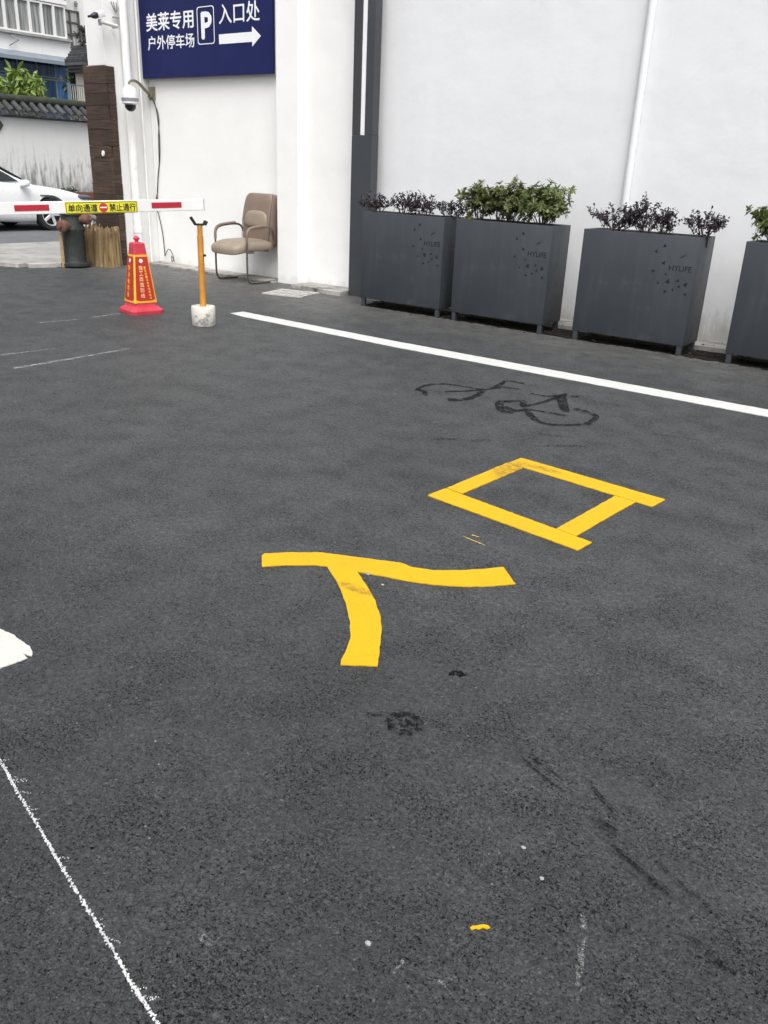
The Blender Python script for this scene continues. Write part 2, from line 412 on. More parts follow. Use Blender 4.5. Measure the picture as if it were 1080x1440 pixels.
M_LEDGE = mat('dirty concrete', (0.34, 0.33, 0.31), 0.9, var=0.25, vs=6, bump=0.5, bs=40, dirt=((0.09, 0.085, 0.08), 5.0, 0.47, 0.68))
bm = bmesh.new()
prism(bm, ragged([(-10.14, 7.60), (-8.6, 7.57), (-7.56, 7.60), (-7.56, 7.88), (-10.14, 7.88)], .08, .012), -0.01, 0.022)
prism(bm, ragged([(-7.08, 7.46), (-6.40, 7.40), (-6.3, 7.42), (-6.3, 7.8), (-7.08, 7.8)], .06, .008), -0.01, 0.045)
prism(bm, ragged([(-5.99, 7.47), (3.0, 7.45), (3.0, 7.8), (-5.99, 7.8)], .08, .012), -0.01, 0.04)
struct('footing', bm, M_LEDGE)

# ================================================================== WALLS
M_WALL_A = plaster_mat('warm white paint', (0.86, 0.86, 0.845), 0.2, fh=0.15)
M_WALL_B = plaster_mat('cool white paint', (0.75, 0.762, 0.78), 0.55, stain=(0.30, 0.27, 0.22), streak=.04, fh=0.42)
M_WALL_C = plaster_mat('old courtyard plaster', (0.66, 0.67, 0.655), 0.85, stain=(0.16, 0.16, 0.16), streak=0.06, fh=1.75)

t = thing('sign_wall', 'bright white painted wall carrying the blue parking sign', 'wall', (-8.6, 7.88, 0), kind='thing')
bm = bmesh.new()
box(bm, -1.449, 1.05, 0, 0.3, 0, 5.5); obj('wall_face', bm, M_WALL_A, t)
bm = bmesh.new(); prism(bm, [(1.05, -0.17), (1.385, -0.17), (1.455, -0.075), (1.455, 0.3), (1.05, 0.3)], 0, 5.5); obj('pilaster', bm, M_WALL_A, t)
bm = bmesh.new(); box(bm, 1.455, 2.45, -0.08, 0.3, 0, 5.5); obj('wall_return', bm, M_WALL_A, t)

t = thing('garden_wall', 'cool white plaster wall behind the row of grey planters', 'wall', (-6.0, 7.8, 0), kind='thing')
bm = bmesh.new(); box(bm, -0.149, 9.0, 0, 0.3, 0, 5.2); obj('wall_face', bm, M_WALL_B, t)

# corner pier: white above, dark boards below
M_PIER = plaster_mat('white pier paint', (0.80, 0.80, 0.79), 0.2, fh=0.2)
M_BOARD, k_ = base('weathered brown boards')
mp_ = k_.new('ShaderNodeMapping'); mp_.inputs['Scale'].default_value = (1.6, 1.6, 26); k_.link(k_.v, mp_.inputs[0])
gr_ = k_.noise(mp_.outputs[0], 2.0, 8, 0.7); geo_ = k_.new('ShaderNodeNewGeometry')
c_ = k_.mix(k_.ramp(gr_, 0.3, 0.72), (0.022, 0.015, 0.012), (0.115, 0.080, 0.062))
c_ = k_.mix(k_.math('MULTIPLY', k_.ramp(k_.noise(k_.v, 2.4, 5, 0.6), 0.52, 0.68), 0.6), c_, (0.140, 0.066, 0.040))
c_ = k_.mix(k_.ramp(geo_.outputs['Random Per Island'], 0, 1, 0, 0.55), c_, (0.024, 0.017, 0.016))
k_.link(c_, k_.b.inputs['Base Color']); k_.b.inputs['Roughness'].default_value = 0.75; k_.b.inputs['Specular IOR Level'].default_value = 0.25
bn_ = k_.new('ShaderNodeBump', Strength=0.5, Distance=0.01); k_.link(gr_, bn_.inputs['Height']); k_.link(bn_.outputs[0], k_.b.inputs['Normal'])
t = thing('wall_pier', 'white wall pier at the gateway, clad in dark brown boards below', 'pier', (-10.22, 7.22, 0), kind='thing')
bm = bmesh.new(); box(bm, -0.20, 0.16, 0.01, 0.30, 2.43, 5.5); box(bm, -0.25, 0.16, 0.02, 0.30, 0, 2.43); box(bm, -0.20, 0.163, 0.3005, 0.96, 0, 5.5)
obj('wall_face', bm, M_PIER, t)
bm = bmesh.new(); z = 0.0
while z < 2.40:
    h = min(rnd.choice((0.11, 0.14, 0.17, 0.2)), 2.44 - z)
    xx = -0.285 - rnd.uniform(0, .012); xe = 0.176 + rnd.uniform(-.008, .008)
    while xx < xe - .01:
        x2 = min(xe, xx + rnd.uniform(0.6, 1.4))
        if xe - x2 < 0.10: x2 = xe
        bbox(bm, xx, x2 - 0.002, -0.015 - rnd.uniform(0, 0.006), 0.018, z, z + h - 0.0015, 0.003, 1); xx = x2
    bbox(bm, 0.163, 0.180 + rnd.uniform(0, .006), 0.0185, 0.12, z, z + h - 0.003, 0.003, 1)
    z += h
obj('cladding', bm, M_BOARD, t)
bm = bmesh.new(); lathe(bm, [(0, 0), (0.026, 0), (0.026, .02), (0, .02)], 14, T((0.03, -0.024, 1.40)) @ RX(R(90))); xf(bm, T((0.03, 0, 1.40)) @ Matrix.Diagonal((.8, 1, 1.3, 1)) @ T((-.03, 0, -1.40)))
obj('white_plate', bm, mat('white plastic', (0.8, 0.8, 0.8), 0.4), t)

M_PIPE = mat('white pipe', (0.80, 0.80, 0.79), 0.45, var=0.05, dirt=((0.45, 0.43, 0.38), 7, 0.6, 0.85))
def pipe(x, y, r, h, label, clips):
    t = thing('downpipe', label, 'pipe', (x, y, 0), group='white downpipes')
    bm = bmesh.new(); tube(bm, [(0, 0, 0.02), (0, 0, h)], r, 20); obj('pipe', bm, M_PIPE if x < -6 else M_WALL_B, t, True)
    for z in clips:
        bm = bmesh.new(); lathe(bm, [(r + .001, z - .04), (r + .008, z - .04), (r + .008, z + .04), (r + .001, z + .04)], 20); obj('collar', bm, M_PIPE, t, True)
pipe(-9.985, 7.50, 0.052, 5.4, 'white downpipe in the wall corner beside the dome camera', (0.46, 3.4))
pipe(-3.215, 7.768, 0.034, 5.1, 'white downpipe on the wall above the gap between planters', (3.3,))
bm = bmesh.new(); tube(bm, [(-10.02, 7.72, 0.02), (-10.02, 7.72, 5.3)], 0.016, 12)
tag(obj('conduit', bm, M_PIPE, None, True), 'thin white conduit on the pier next to the brown boards', 'conduit')

# dark steel column with an open slot
M_STEEL = mat('dark grey coated steel', (0.042, 0.047, 0.055), 0.5, var=0.10, vs=3, bump=0.05, bs=120, dirt=((0.085, 0.085, 0.085), 9, 0.62, 0.85))
t = thing('steel_column', 'tall dark grey steel column with a bright vertical slot', 'column', (-6.14, 7.55, 0), kind='thing')
bm = bmesh.new(); bbox(bm, -0.14, 0.138, 0.0, 0.114, 0.0, 1.675, 0.004); obj('column_base', bm, M_STEEL, t)
bm = bmesh.new(); bbox(bm, -0.139, -0.031, 0.002, 0.11, 1.676, 5.3, 0.003); obj('upright', bm, mat('brown grey steel', (0.040, 0.040, 0.045), 0.5, var=.1, vs=3), t)
bm = bmesh.new(); bbox(bm, 0.031, 0.137, 0.002, 0.11, 1.676, 5.3, 0.003); obj('upright', bm, M_STEEL, t)

bm = bmesh.new(); box(bm, -.0305, .0305, .012, .10, 1.677, 5.3); obj('slot_panel', bm, mat('white slot panel', (.84, .84, .85), .4, var=.03), t)
# ================================================================== BLUE SIGN
M_NAVY = mat('navy sign face', (0.011, 0.016, 0.085), 0.5, spec=.2, var=0.06, vs=2, dirt=((0.05, 0.052, 0.13), 12, 0.66, 0.8))
M_WHITE = mat('white lettering', (0.82, 0.83, 0.85), 0.5, var=0.03)
t = thing('parking_sign', 'navy blue parking entrance sign with white Chinese lettering and arrow', 'sign', (-10.05, 7.80, 2.325))
bm = bmesh.new(); bbox(bm, 0, 2.37, -0.012, 0.03, 0, 1.02, 0.003, 1); obj('panel', bm, M_NAVY, t)
bm = bmesh.new(); box(bm, -.012, 2.382, 0.031, 0.05, -0.012, 1.032); box(bm, .3, .36, .05, .08, .1, .9); box(bm, 2.0, 2.06, .05, .08, .1, .9); obj('backing_frame', bm, mat('sign backing', (0.5, 0.5, 0.52), 0.5), t)
def sign_text(s, x0, x1, z0, z1, bold):
    bm = text_bm(s, x1 - x0, z1 - z0, 0.003, bold); xf(bm, T((x0 + 10.05, -0.0125, z0 - 2.325))); return obj('lettering', bm, M_WHITE, t)
sign_text('美莱专用', -9.915, -9.01, 2.853, 3.055, 0.016)
sign_text('户外停车场', -9.905, -9.01, 2.643, 2.802, 0.010)
sign_text('P', -8.875, -8.685, 2.72, 3.012, 0.03)
sign_text('入口处', -8.56, -7.875, 2.862, 3.072, 0.008)
def frame_path(w, h, r, n=5):
    p = []
    for cx, cz, a0 in ((w - r, h - r, 0), (r, h - r, 90), (r, r, 180), (w - r, r, 270)):
        for i in range(n + 1): a = R(a0 + 90 * i / n); p.append((cx + r * math.cos(a), cz + r * math.sin(a)))
    return p
bm = bmesh.new(); o_ = frame_path(.302, .4, .035); i_ = [(0.009 + x * (.302 - .018) / .302, 0.009 + z * (.4 - .018) / .4) for x, z in o_]
va = [bm.verts.new((x, 0, z)) for x, z in o_]; vb = [bm.verts.new((x, 0, z)) for x, z in i_]
for j in range(len(va)): bm.faces.new((va[j], va[(j + 1) % len(va)], vb[(j + 1) % len(va)], vb[j]))
ex = bmesh.ops.extrude_face_region(bm, geom=list(bm.faces)); bmesh.ops.translate(bm, vec=(0, -.003, 0), verts=[v for v in ex['geom'] if isinstance(v, bmesh.types.BMVert)])
xf(bm, T((-8.945 + 10.05, -0.0125, 2.667 - 2.325))); obj('letter_frame', bm, M_WHITE, t)
bm = bmesh.new(); prism(bm, [(0, 0.037), (.56, .037), (.56, -.012), (.702, .09), (.56, .195), (.56, .139), (0, .139)], 0, .003)
xf(bm, T((-8.565 + 10.05, -0.0125, 2.62 - 2.325)) @ RX(R(90))); obj('arrow', bm, M_WHITE, t)

# ================================================================== PLANTERS
M_PLANT = mat('planter steel', (0.038, 0.044, 0.053), 0.48, var=0.12, vs=2.5, bump=0.04, bs=150, dirt=((0.10, 0.10, 0.098), 5, 0.58, 0.85), streak=.09)
M_CUT = mat('dark cut outs', (0.008, 0.008, 0.010), 0.8)
M_SOIL = mat('potting soil', (0.030, 0.022, 0.016), 0.95, var=0.4, vs=30, bump=0.9, bs=40)
TRI = [(-2.534, .862, 1), (-2.595, .814, .9), (-2.521, .729, 1), (-2.601, .657, .9), (-2.49, .641, .7), (-2.544, .567, .6), (-2.459, .586, 1.35), (-2.382, .6, .85), (-2.314, .576, 1.2), (-2.368, .554, .8), (-2.412, .524, .8), (-2.472, .505, .9), (-2.304, .5, .9)]
def planter(x, y, label):
    t = thing('planter', label, 'planter', (x, y, 0), group='grey steel planters along the wall')
    W, D, Z0, Z1, th = 1.005, 0.36, 0.082, 0.945, 0.018
    bm = bmesh.new()
    o4 = [(0, 0), (W, 0), (W, D), (0, D)]; i4 = [(th, th), (W - th, th), (W - th, D - th), (th, D - th)]
    ob = [bm.verts.new((p[0], p[1], Z0)) for p in o4]; ot = [bm.verts.new((p[0], p[1], Z1)) for p in o4]
    it = [bm.verts.new((p[0], p[1], Z1)) for p in i4]; ib = [bm.verts.new((p[0], p[1], Z0 + .1)) for p in i4]
    for j in range(4):
        k = (j + 1) % 4
        bm.faces.new((ob[j], ob[k], ot[k], ot[j])); bm.faces.new((ot[j], ot[k], it[k], it[j])); bm.faces.new((it[j], it[k], ib[k], ib[j]))
    bm.faces.new(ob); bm.faces.new(ib)
    bmesh.ops.bevel(bm, geom=[e for e in bm.edges if e.calc_length() > .2 and len(e.link_faces) == 2], offset=.0035, segments=2, affect='EDGES', profile=.5)
    obj('planter_box', bm, M_PLANT, t, True)
    for lx in (0.012, W - 0.052):
        for ly in (0.004, D - 0.044):
            bm = bmesh.new(); bbox(bm, lx, lx + .04, ly, ly + .04, 0, Z0, .003, 1); obj('leg', bm, M_PLANT, t)
    bm = bmesh.new(); bmesh.ops.create_grid(bm, x_segments=30, y_segments=10, size=.5)
    for v in bm.verts:
        v.co = Vector((W / 2 + v.co.x * (W - 2 * th - .004), D / 2 + v.co.y * (D - 2 * th - .004), Z1 - .055 + rnd.uniform(-.012, .012)))
    obj('soil', bm, M_SOIL, t)
    bm = bmesh.new()
    for tx, tz, s in TRI:
        a = rnd.uniform(0, 6.28); r = .019 * s; cx, cz = tx + 3.257, tz
        p = [(cx + r * math.cos(a + 2.094 * i + rnd.uniform(-.25, .25)), cz + r * math.sin(a + 2.094 * i)) for i in range(3)]
        prism(bm, [(q[0], -q[1]) for q in p], 0, .0012)
    xf(bm, RX(R(90)) @ Matrix.Scale(-1, 4, (0, 1, 0)))
    for v in bm.verts: v.co.y -= 0.0002 if v.co.y > -.0006 else 0
    obj('emblem', bm, M_CUT, t)
    bm = text_bm('HYLIFE', .185, .043, .0012, .004); xf(bm, T((.787, -.0002, .674))); obj('lettering', bm, M_CUT, t)
    bm = bmesh.new()
    pth = smooth_path([(.862, 0, .775), (.880, 0, .792), (.902, 0, .800), (.914, 0, .822)], 4)
    for a, b, r1, r2 in zip(pth, pth[1:], [.002, .004, .006, .008, .009, .008, .006, .006, .007, .006, .004, .003], [.004, .006, .008, .009, .008, .006, .006, .007, .006, .004, .003, .001]):
        v4 = [bm.verts.new((a.x, -.0013, a.z - r1)), bm.verts.new((b.x, -.0013, b.z - r2)), bm.verts.new((b.x, -.0013, b.z + r2)), bm.verts.new((a.x, -.0013, a.z + r1))]; bm.faces.new(v4)
    obj('swash', bm, mat('faint grey mark', (0.025, 0.027, 0.031), .6), t)
    return t
PX_ = [-5.705, -4.560, -3.257, -1.905]
planter(PX_[0], 7.06, 'grey steel planter beside the dark column, holding purple shrubs')
planter(PX_[1], 7.06, 'grey steel planter filled with the tall dense green shrubs')
planter(PX_[2], 7.06, 'grey steel planter with purple shrubs, right of the downpipe')
planter(PX_[3], 7.06, 'grey steel planter cut off by the right edge of the photo')

M_LEAF_G = leaf_mat('green whorled leaves', (0.075, 0.110, 0.028), (0.23, 0.265, 0.095))
M_LEAF_GD = leaf_mat('olive whorled leaves', (0.072, 0.092, 0.026), (0.23, 0.24, 0.090))
M_LEAF_P = leaf_mat('dark purple leaves', (0.014, 0.010, 0.016), (0.060, 0.045, 0.062), 0.4)
M_TWIG = mat('brown twig', (0.055, 0.042, 0.032), 0.8, var=.3, vs=40)
def leaf(bm, p, d, n, L, W):
    """pointed oval leaf folded along its midrib"""
    d = d.normalized(); s = d.cross(n)
    if s.length < 1e-3: s = d.orthogonal()
    s.normalize(); n = s.cross(d)
    q = lambda u, v, h: bm.verts.new(p + d * (u * L) + s * (v * W) + n * (h * L))
    a = q(0, 0, 0); m1 = q(.38, 0, -.02); m2 = q(.72, 0, -.06); e = q(1, 0, -.16)
    l1 = q(.30, .42, .05); l2 = q(.68, .44, 0); r1 = q(.30, -.42, .05); r2 = q(.68, -.44, 0)
    for f in ((a, m1, l1), (l1, m1, m2, l2), (l2, m2, e), (a, r1, m1), (r1, r2, m2, m1), (r2, e, m2)): bm.faces.new(f)
def rdir(rg, up=0.0):
    v = Vector((rg.gauss(0, 1), rg.gauss(0, 1), rg.gauss(0, 1))).normalized(); v.z += up; return v.normalized()
def shrub(name, loc, h, rx, ry, kind, label, seed, nb, lean=(0, 0)):
    rx *= 1.22 if kind == 'purple' else 1.15; nb = int(nb * (.95 if kind == 'purple' else 1.15))
    rg = random.Random(seed); t = thing(name, label, 'shrub', loc, group='shrubs growing in the planters')
    st = bmesh.new(); lf = bmesh.new()
    for b in range(nb):
        a = rg.uniform(0, 6.28); rr = math.sqrt(rg.random())
        tip = Vector((math.cos(a) * rr * rx + lean[0] * h, math.sin(a) * rr * ry + lean[1] * h, h * rg.uniform(.62, 1.0) * (1 - .28 * rr * rr)))
        root = Vector((rg.uniform(-.03, .03), rg.uniform(-.02, .02), -.02))
        midp = root.lerp(tip, .5) + Vector((rg.uniform(-.03, .03), rg.uniform(-.03, .03), .03))
        path = smooth_path([root, midp, tip], 5)
        tube(st, path, [.0045 - .003 * i / (len(path) - 1) for i in range(len(path))], 4, caps=False)
        if kind == 'purple':
            for i in range(5, len(path)):
                for s in range(rg.choice((1, 1, 2, 2))):
                    d = rdir(rg, .25); p0 = path[i]; L = rg.uniform(.03, .085)
                    p1 = p0 + d * L; tube(st, [p0, p1], [.0016, .0009], 3, caps=False)
                    for j in range(rg.randint(3, 6)):
                        u = (j + 1) / 6; leaf(lf, p0 + d * L * min(1, u + .2), rdir(rg, .1), rdir(rg, .8), rg.uniform(.020, .034), rg.uniform(.011, .018))
        else:
            whorls = [(path[-1], path[-1] - path[-2])] + [(path[i], rdir(rg, .6)) for i in (5, 6, 7, 8, 9) if rg.random() < .8]
            for wi in range(len(whorls)):
                p0, ax = whorls[wi]; ax = ax.normalized()
                if wi:
                    p1 = p0 + ax * rg.uniform(.05, .11); tube(st, [p0, p1], [.002, .0015], 3, caps=False); p0 = p1
                o1 = ax.orthogonal().normalized(); o2 = ax.cross(o1)
                n = rg.randint(9, 14)
                for j in range(n):
                    th = 6.283 * j / n + rg.uniform(-.25, .25); el_ = rg.uniform(-.05, .75)
                    d = (o1 * math.cos(th) + o2 * math.sin(th)) * math.cos(el_) + ax * math.sin(el_)
                    leaf(lf, p0 - ax * rg.uniform(0, .025), d, ax, rg.uniform(.038, .070), rg.uniform(.014, .024))
    obj('stems', st, M_TWIG, t)
    obj('leaves', lf, {'purple': M_LEAF_P, 'green': M_LEAF_G, 'olive': M_LEAF_GD}[kind], t)
    return t
ZS = 0.885
pl = [
 ('purple_shrub', (-5.62, 7.22, ZS), .25, .17, .10, 'purple', 'sparse purple shrub beside the dark column', 1, 13),
 ('purple_shrub', (-5.32, 7.25, ZS), .28, .16, .10, 'purple', 'fuller purple shrub second from the dark column', 2, 15),
 ('purple_shrub', (-5.05, 7.22, ZS), .24, .15, .10, 'purple', 'thin purple shrub third from the dark column', 3, 12),
 ('purple_shrub', (-4.78, 7.24, ZS), .24, .17, .10, 'purple', 'purple shrub touching the tall green shrubs', 4, 12),
 ('green_shrub', (-4.42, 7.22, ZS), .38, .18, .13, 'olive', 'olive green bushy shrub leftmost among the tall green ones', 5, 17),
 ('green_shrub', (-4.24, 7.27, ZS), .37, .15, .09, 'olive', 'narrow olive shrub squeezed between the two leftmost bushy ones', 15, 12),
 ('green_shrub', (-4.08, 7.25, ZS), .42, .22, .13, 'olive', 'dense olive green shrub in the middle of its planter', 6, 24),
 ('green_shrub', (-3.73, 7.20, ZS), .41, .23, .14, 'green', 'bright green leafy shrub leaning past its planter end', 7, 24),
 ('purple_shrub', (-3.06, 7.23, ZS), .27, .19, .11, 'purple', 'purple shrub at the corner right below the downpipe', 8, 16),
 ('purple_shrub', (-2.78, 7.22, ZS), .33, .18, .11, 'purple', 'tallest purple shrub, with upright arching twigs', 9, 19),
 ('purple_shrub', (-2.63, 7.25, ZS), .25, .11, .10, 'purple', 'low purple shrub between the tallest and the bushy one', 10, 10),
 ('purple_shrub', (-2.27, 7.20, ZS), .27, .15, .10, 'purple', 'bushy purple shrub reaching over the right planter rim', 11, 15),
 ('green_shrub', (-1.72, 7.22, ZS), .37, .20, .12, 'green', 'green leafy shrub cut off at the right photo edge', 12, 18),
 ('green_shrub', (-1.30, 7.22, ZS), .38, .22, .13, 'olive', 'olive shrub just outside the right photo edge', 13, 18),
]
for a in pl: shrub(a[0], a[1], a[2], a[3], a[4], a[5], a[6], a[7], a[8])

# ================================================================== ROAD MARKINGS
M_YEL = paint_mat('yellow road paint', (0.60, 0.372, 0.008), stains=((-1.86, 3.50, .07, .17), (-1.74, 3.63, .12, .035), (-1.615, 2.015, .085, .028)), worn=.25)
M_WLINE = paint_mat('white road paint', (0.56, 0.565, 0.55), worn=.3)
t = thing('road_marking', 'yellow painted square mouth character on the asphalt', 'road marking', (0, 0, 0))
for q in ([(-1.901, 3.708), (-1.118, 3.64), (-1.131, 3.51), (-1.911, 3.589)], [(-1.916, 3.583), (-1.818, 3.572), (-1.845, 3.058), (-1.937, 3.066)],
          [(-1.948, 2.929), (-1.939, 3.060), (-1.164, 2.955), (-1.174, 2.846)], [(-1.311, 3.523), (-1.21, 3.512), (-1.243, 2.972), (-1.338, 2.985)]):
    bm = bmesh.new(); prism(bm, ragged(q, .02, .0018), .0005, .0045 + rnd.uniform(-.0004, .0004)); obj('stroke', bm, M_YEL, t)
REN = [(-2.043, 1.989), (-2.047, 2.006), (-1.991, 2.073), (-1.9, 2.156), (-1.793, 2.207), (-1.692, 2.253), (-1.621, 2.29), (-1.575, 2.284), (-1.498, 2.318), (-1.424, 2.38), (-1.359, 2.458), (-1.318, 2.517), (-1.266, 2.47), (-1.216, 2.426), (-1.266, 2.359), (-1.341, 2.286), (-1.433, 2.223), (-1.52, 2.185), (-1.615, 2.155), (-1.697, 2.124), (-1.599, 2.059), (-1.513, 1.995), (-1.439, 1.928), (-1.383, 1.865), (-1.328, 1.786), (-1.256, 1.684), (-1.295, 1.655), (-1.343, 1.617), (-1.36, 1.636), (-1.378, 1.682), (-1.416, 1.75), (-1.491, 1.836), (-1.568, 1.909), (-1.648, 1.976), (-1.731, 2.036), (-1.806, 2.083), (-1.847, 2.061), (-1.918, 1.996), (-1.978, 1.924)]
bm = bmesh.new(); prism(bm, ragged(REN, .02, .0016), .0005, .0045)
tag(obj('road_marking', bm, M_YEL), 'yellow painted curved entry character with three arms on the asphalt', 'road marking')
bm = bmesh.new()
LN = [(-6.169, 5.643), (-6.161, 5.80), (-5.2, 5.765), (-4.207, 5.735), (-1.782, 5.735), (3.5, 5.745), (3.5, 5.553), (-1.712, 5.548), (-4.043, 5.535), (-5.2, 5.575), (-5.95, 5.600)]
prism(bm, ragged(LN, .03, .003), .0005, .0045)
tag(obj('lane_line', bm, M_WLINE), 'long solid white line painted in front of the planters', 'road marking')
bm = bmesh.new(); prism(bm, ragged([(-2.7, 1.075), (-2.262, 1.085), (-2.195, 1.093), (-2.126, 1.088), (-2.100, 1.090), (-2.066, 1.077), (-2.050, 1.063), (-2.082, 1.056), (-2.048, 1.049), (-2.058, .97), (-2.066, .80), (-2.7, .75)], .008, .0018), .0005, .0035)
tag(obj('road_marking', bm, paint_mat('fresh white road paint', (0.58, 0.565, 0.53), worn=.15)), 'end of a wide white painted block at the left photo edge', 'road marking')

def ribbon(bm, pts, w0, w1, z, amp=.006, rg=rnd, k=5):
    p = smooth_path([(a[0], a[1], 0) for a in pts], k); n = len(p); L = []; Rr = []
    for i, q in enumerate(p):
        d = (p[min(i + 1, n - 1)] - p[max(i - 1, 0)]).normalized(); s = Vector((-d.y, d.x, 0)); ww = (w0 + (w1 - w0) * i / (n - 1)) / 2
        L.append(bm.verts.new((q + s * (ww + rg.uniform(-amp, amp))).to_tuple()[:2] + (z,))); Rr.append(bm.verts.new((q - s * (ww + rg.uniform(-amp, amp))).to_tuple()[:2] + (z,)))
    for i in range(n - 1): bm.faces.new((L[i], Rr[i], Rr[i + 1], L[i + 1]))
M_GHOST = patchy_mat('blacked out paint', (0.010, 0.010, 0.011), 17, 0.37, 0.49, op=.92)
M_GHOST2 = patchy_mat('tyre rubber', (0.008, 0.008, 0.009), 32, 0.40, 0.57, op=.70)
BK = [([(-3.129, 4.489), (-3.152, 4.644), (-3.098, 4.756), (-2.958, 4.806), (-2.818, 4.817)], .035, .03), ([(-3.129, 4.489), (-3.077, 4.492), (-2.987, 4.408)], .05, .03),
 ([(-2.965, 4.59), (-2.874, 4.706), (-2.818, 4.817)], .03, .04), ([(-2.837, 4.429), (-2.765, 4.504), (-2.756, 4.649), (-2.799, 4.785)], .07, .04),
 ([(-2.818, 4.817), (-2.787, 4.902), (-2.807, 5.043), (-2.827, 5.168), (-2.701, 5.188)], .05, .03), ([(-2.761, 4.929), (-2.755, 4.989), (-2.685, 5.01), (-2.621, 5.024)], .03, .02),
 ([(-2.573, 4.675), (-2.54, 4.57), (-2.447, 4.443), (-2.373, 4.459)], .05, .05), ([(-2.489, 4.532), (-2.383, 4.509), (-2.357, 4.597)], .06, .04), ([(-2.549, 4.652), (-2.477, 4.746), (-2.4, 4.624)], .05, .04),
 ([(-2.406, 4.617), (-2.36, 4.848), (-2.357, 5.146)], .03, .03), ([(-2.529, 4.966), (-2.413, 4.987), (-2.341, 5.112)], .025, .04), ([(-2.373, 5.079), (-2.26, 4.90), (-2.143, 4.711)], .085, .05),
 ([(-2.357, 4.597), (-2.238, 4.614), (-2.102, 4.627)], .03, .02), ([(-2.345, 4.574), (-2.239, 4.446), (-2.132, 4.379), (-2.032, 4.418), (-1.946, 4.519)], .05, .03),
 ([(-2.141, 4.818), (-2.065, 4.808), (-1.972, 4.759), (-1.939, 4.669), (-1.929, 4.537)], .045, .035), ([(-2.293, 5.092), (-2.255, 5.132)], .04, .03)]
bm = bmesh.new()
for i, (p, a, b) in enumerate(BK): ribbon(bm, p, a, b, .0022 + .0002 * i)
tag(obj('bicycle_marking', bm, M_GHOST), 'faded blacked-out bicycle symbol on the asphalt near the white line', 'road marking')

def film(name, label, cat, m, strokes, amp=.006):
    bm = bmesh.new()
    for i, (p, a, b) in enumerate(strokes): ribbon(bm, p, a, b, .0022 + .0002 * i, amp)
    return tag(obj(name, bm, m), label, cat)
rg = random.Random(5); st_ = []
for (a, b, wd, n) in (((-.745, 1.612), (-.57, 1.556), .030, 7), ((-.60, 1.632), (-.425, 1.535), .012, 4), ((-.515, 1.515), (-.40, 1.490), .022, 7), ((-.455, 1.715), (-.36, 1.66), .008, 2),
                      ((-.46, 1.455), (-.24, 1.37), .05, 6), ((-.34, 1.48), (-.16, 1.40), .03, 4), ((-.25, 1.33), (-.05, 1.28), .05, 4)):
    for q in range(n):
        u0 = rg.uniform(0, .45); u1 = rg.uniform(.6, 1.0); o0 = rg.uniform(-.5, .5) * wd
        pa = (a[0] + (b[0] - a[0]) * u0 + o0 * .3, a[1] + (b[1] - a[1]) * u0 + o0); pb = (a[0] + (b[0] - a[0]) * u1 + o0 * .3, a[1] + (b[1] - a[1]) * u1 + o0)
        pm = ((pa[0] + pb[0]) / 2 + rg.uniform(-.004, .004), (pa[1] + pb[1]) / 2 + rg.uniform(-.004, .004))
        st_.append(([pa, pm, pb], rg.uniform(.004, .012), rg.uniform(.002, .009)))
film('skid_mark', 'dark smeared tyre scuffs on the asphalt at lower right', 'stain', M_GHOST2, st_, .0025)
film('oil_stain', 'dark faint rubbed streaks between bicycle symbol and yellow square', 'stain', patchy_mat('rubbed oil', (.012, .012, .013), 30, .42, .58, op=.75),
     [([(-2.05, 4.16), (-1.86, 4.25)], .03, .02), ([(-1.95, 3.94), (-1.75, 4.15)], .02, .03), ([(-2.42, 3.66), (-2.32, 3.75)], .05, .03), ([(-2.25, 3.78), (-2.18, 3.86)], .06, .04), ([(-1.55, 4.65), (-1.3, 4.72)], .03, .02)])
bm = bmesh.new(); c = (-1.035, 1.516); rg = random.Random(8)
ribbon(bm, [(c[0] + .040 * math.cos(a * .45), c[1] + .038 * math.sin(a * .45)) for a in range(15)], .020, .024, .0026, .005, rg, 3)
ribbon(bm, [(c[0] - .02, c[1] + .004), (c[0], c[1] - .012), (c[0] + .02, c[1] + .008), (c[0] - .004, c[1] + .016)], .014, .012, .0029, .004, rg, 4)
ribbon(bm, [(c[0] - .10, c[1] - .035), (c[0] - .07, c[1] - .012), (c[0] - .045, c[1])], .008, .014, .0024, .004, rg, 4)
M_TAR = patchy_mat('black tar', (0.004, 0.004, 0.0045), 60, 0.415, 0.53, op=.95)
tag(obj('tar_spot', bm, M_TAR), 'round black speckled tar spot below the curved yellow character', 'stain')
bm = bmesh.new(); prism(bm, ragged([(-1.085, 1.80), (-1.06, 1.825), (-1.03, 1.82), (-1.045, 1.80), (-1.075, 1.785)], .006, .003), .0005, .002)
tag(obj('tar_spot', bm, M_TAR), 'small black tar smudge right of the curved yellow character', 'stain')

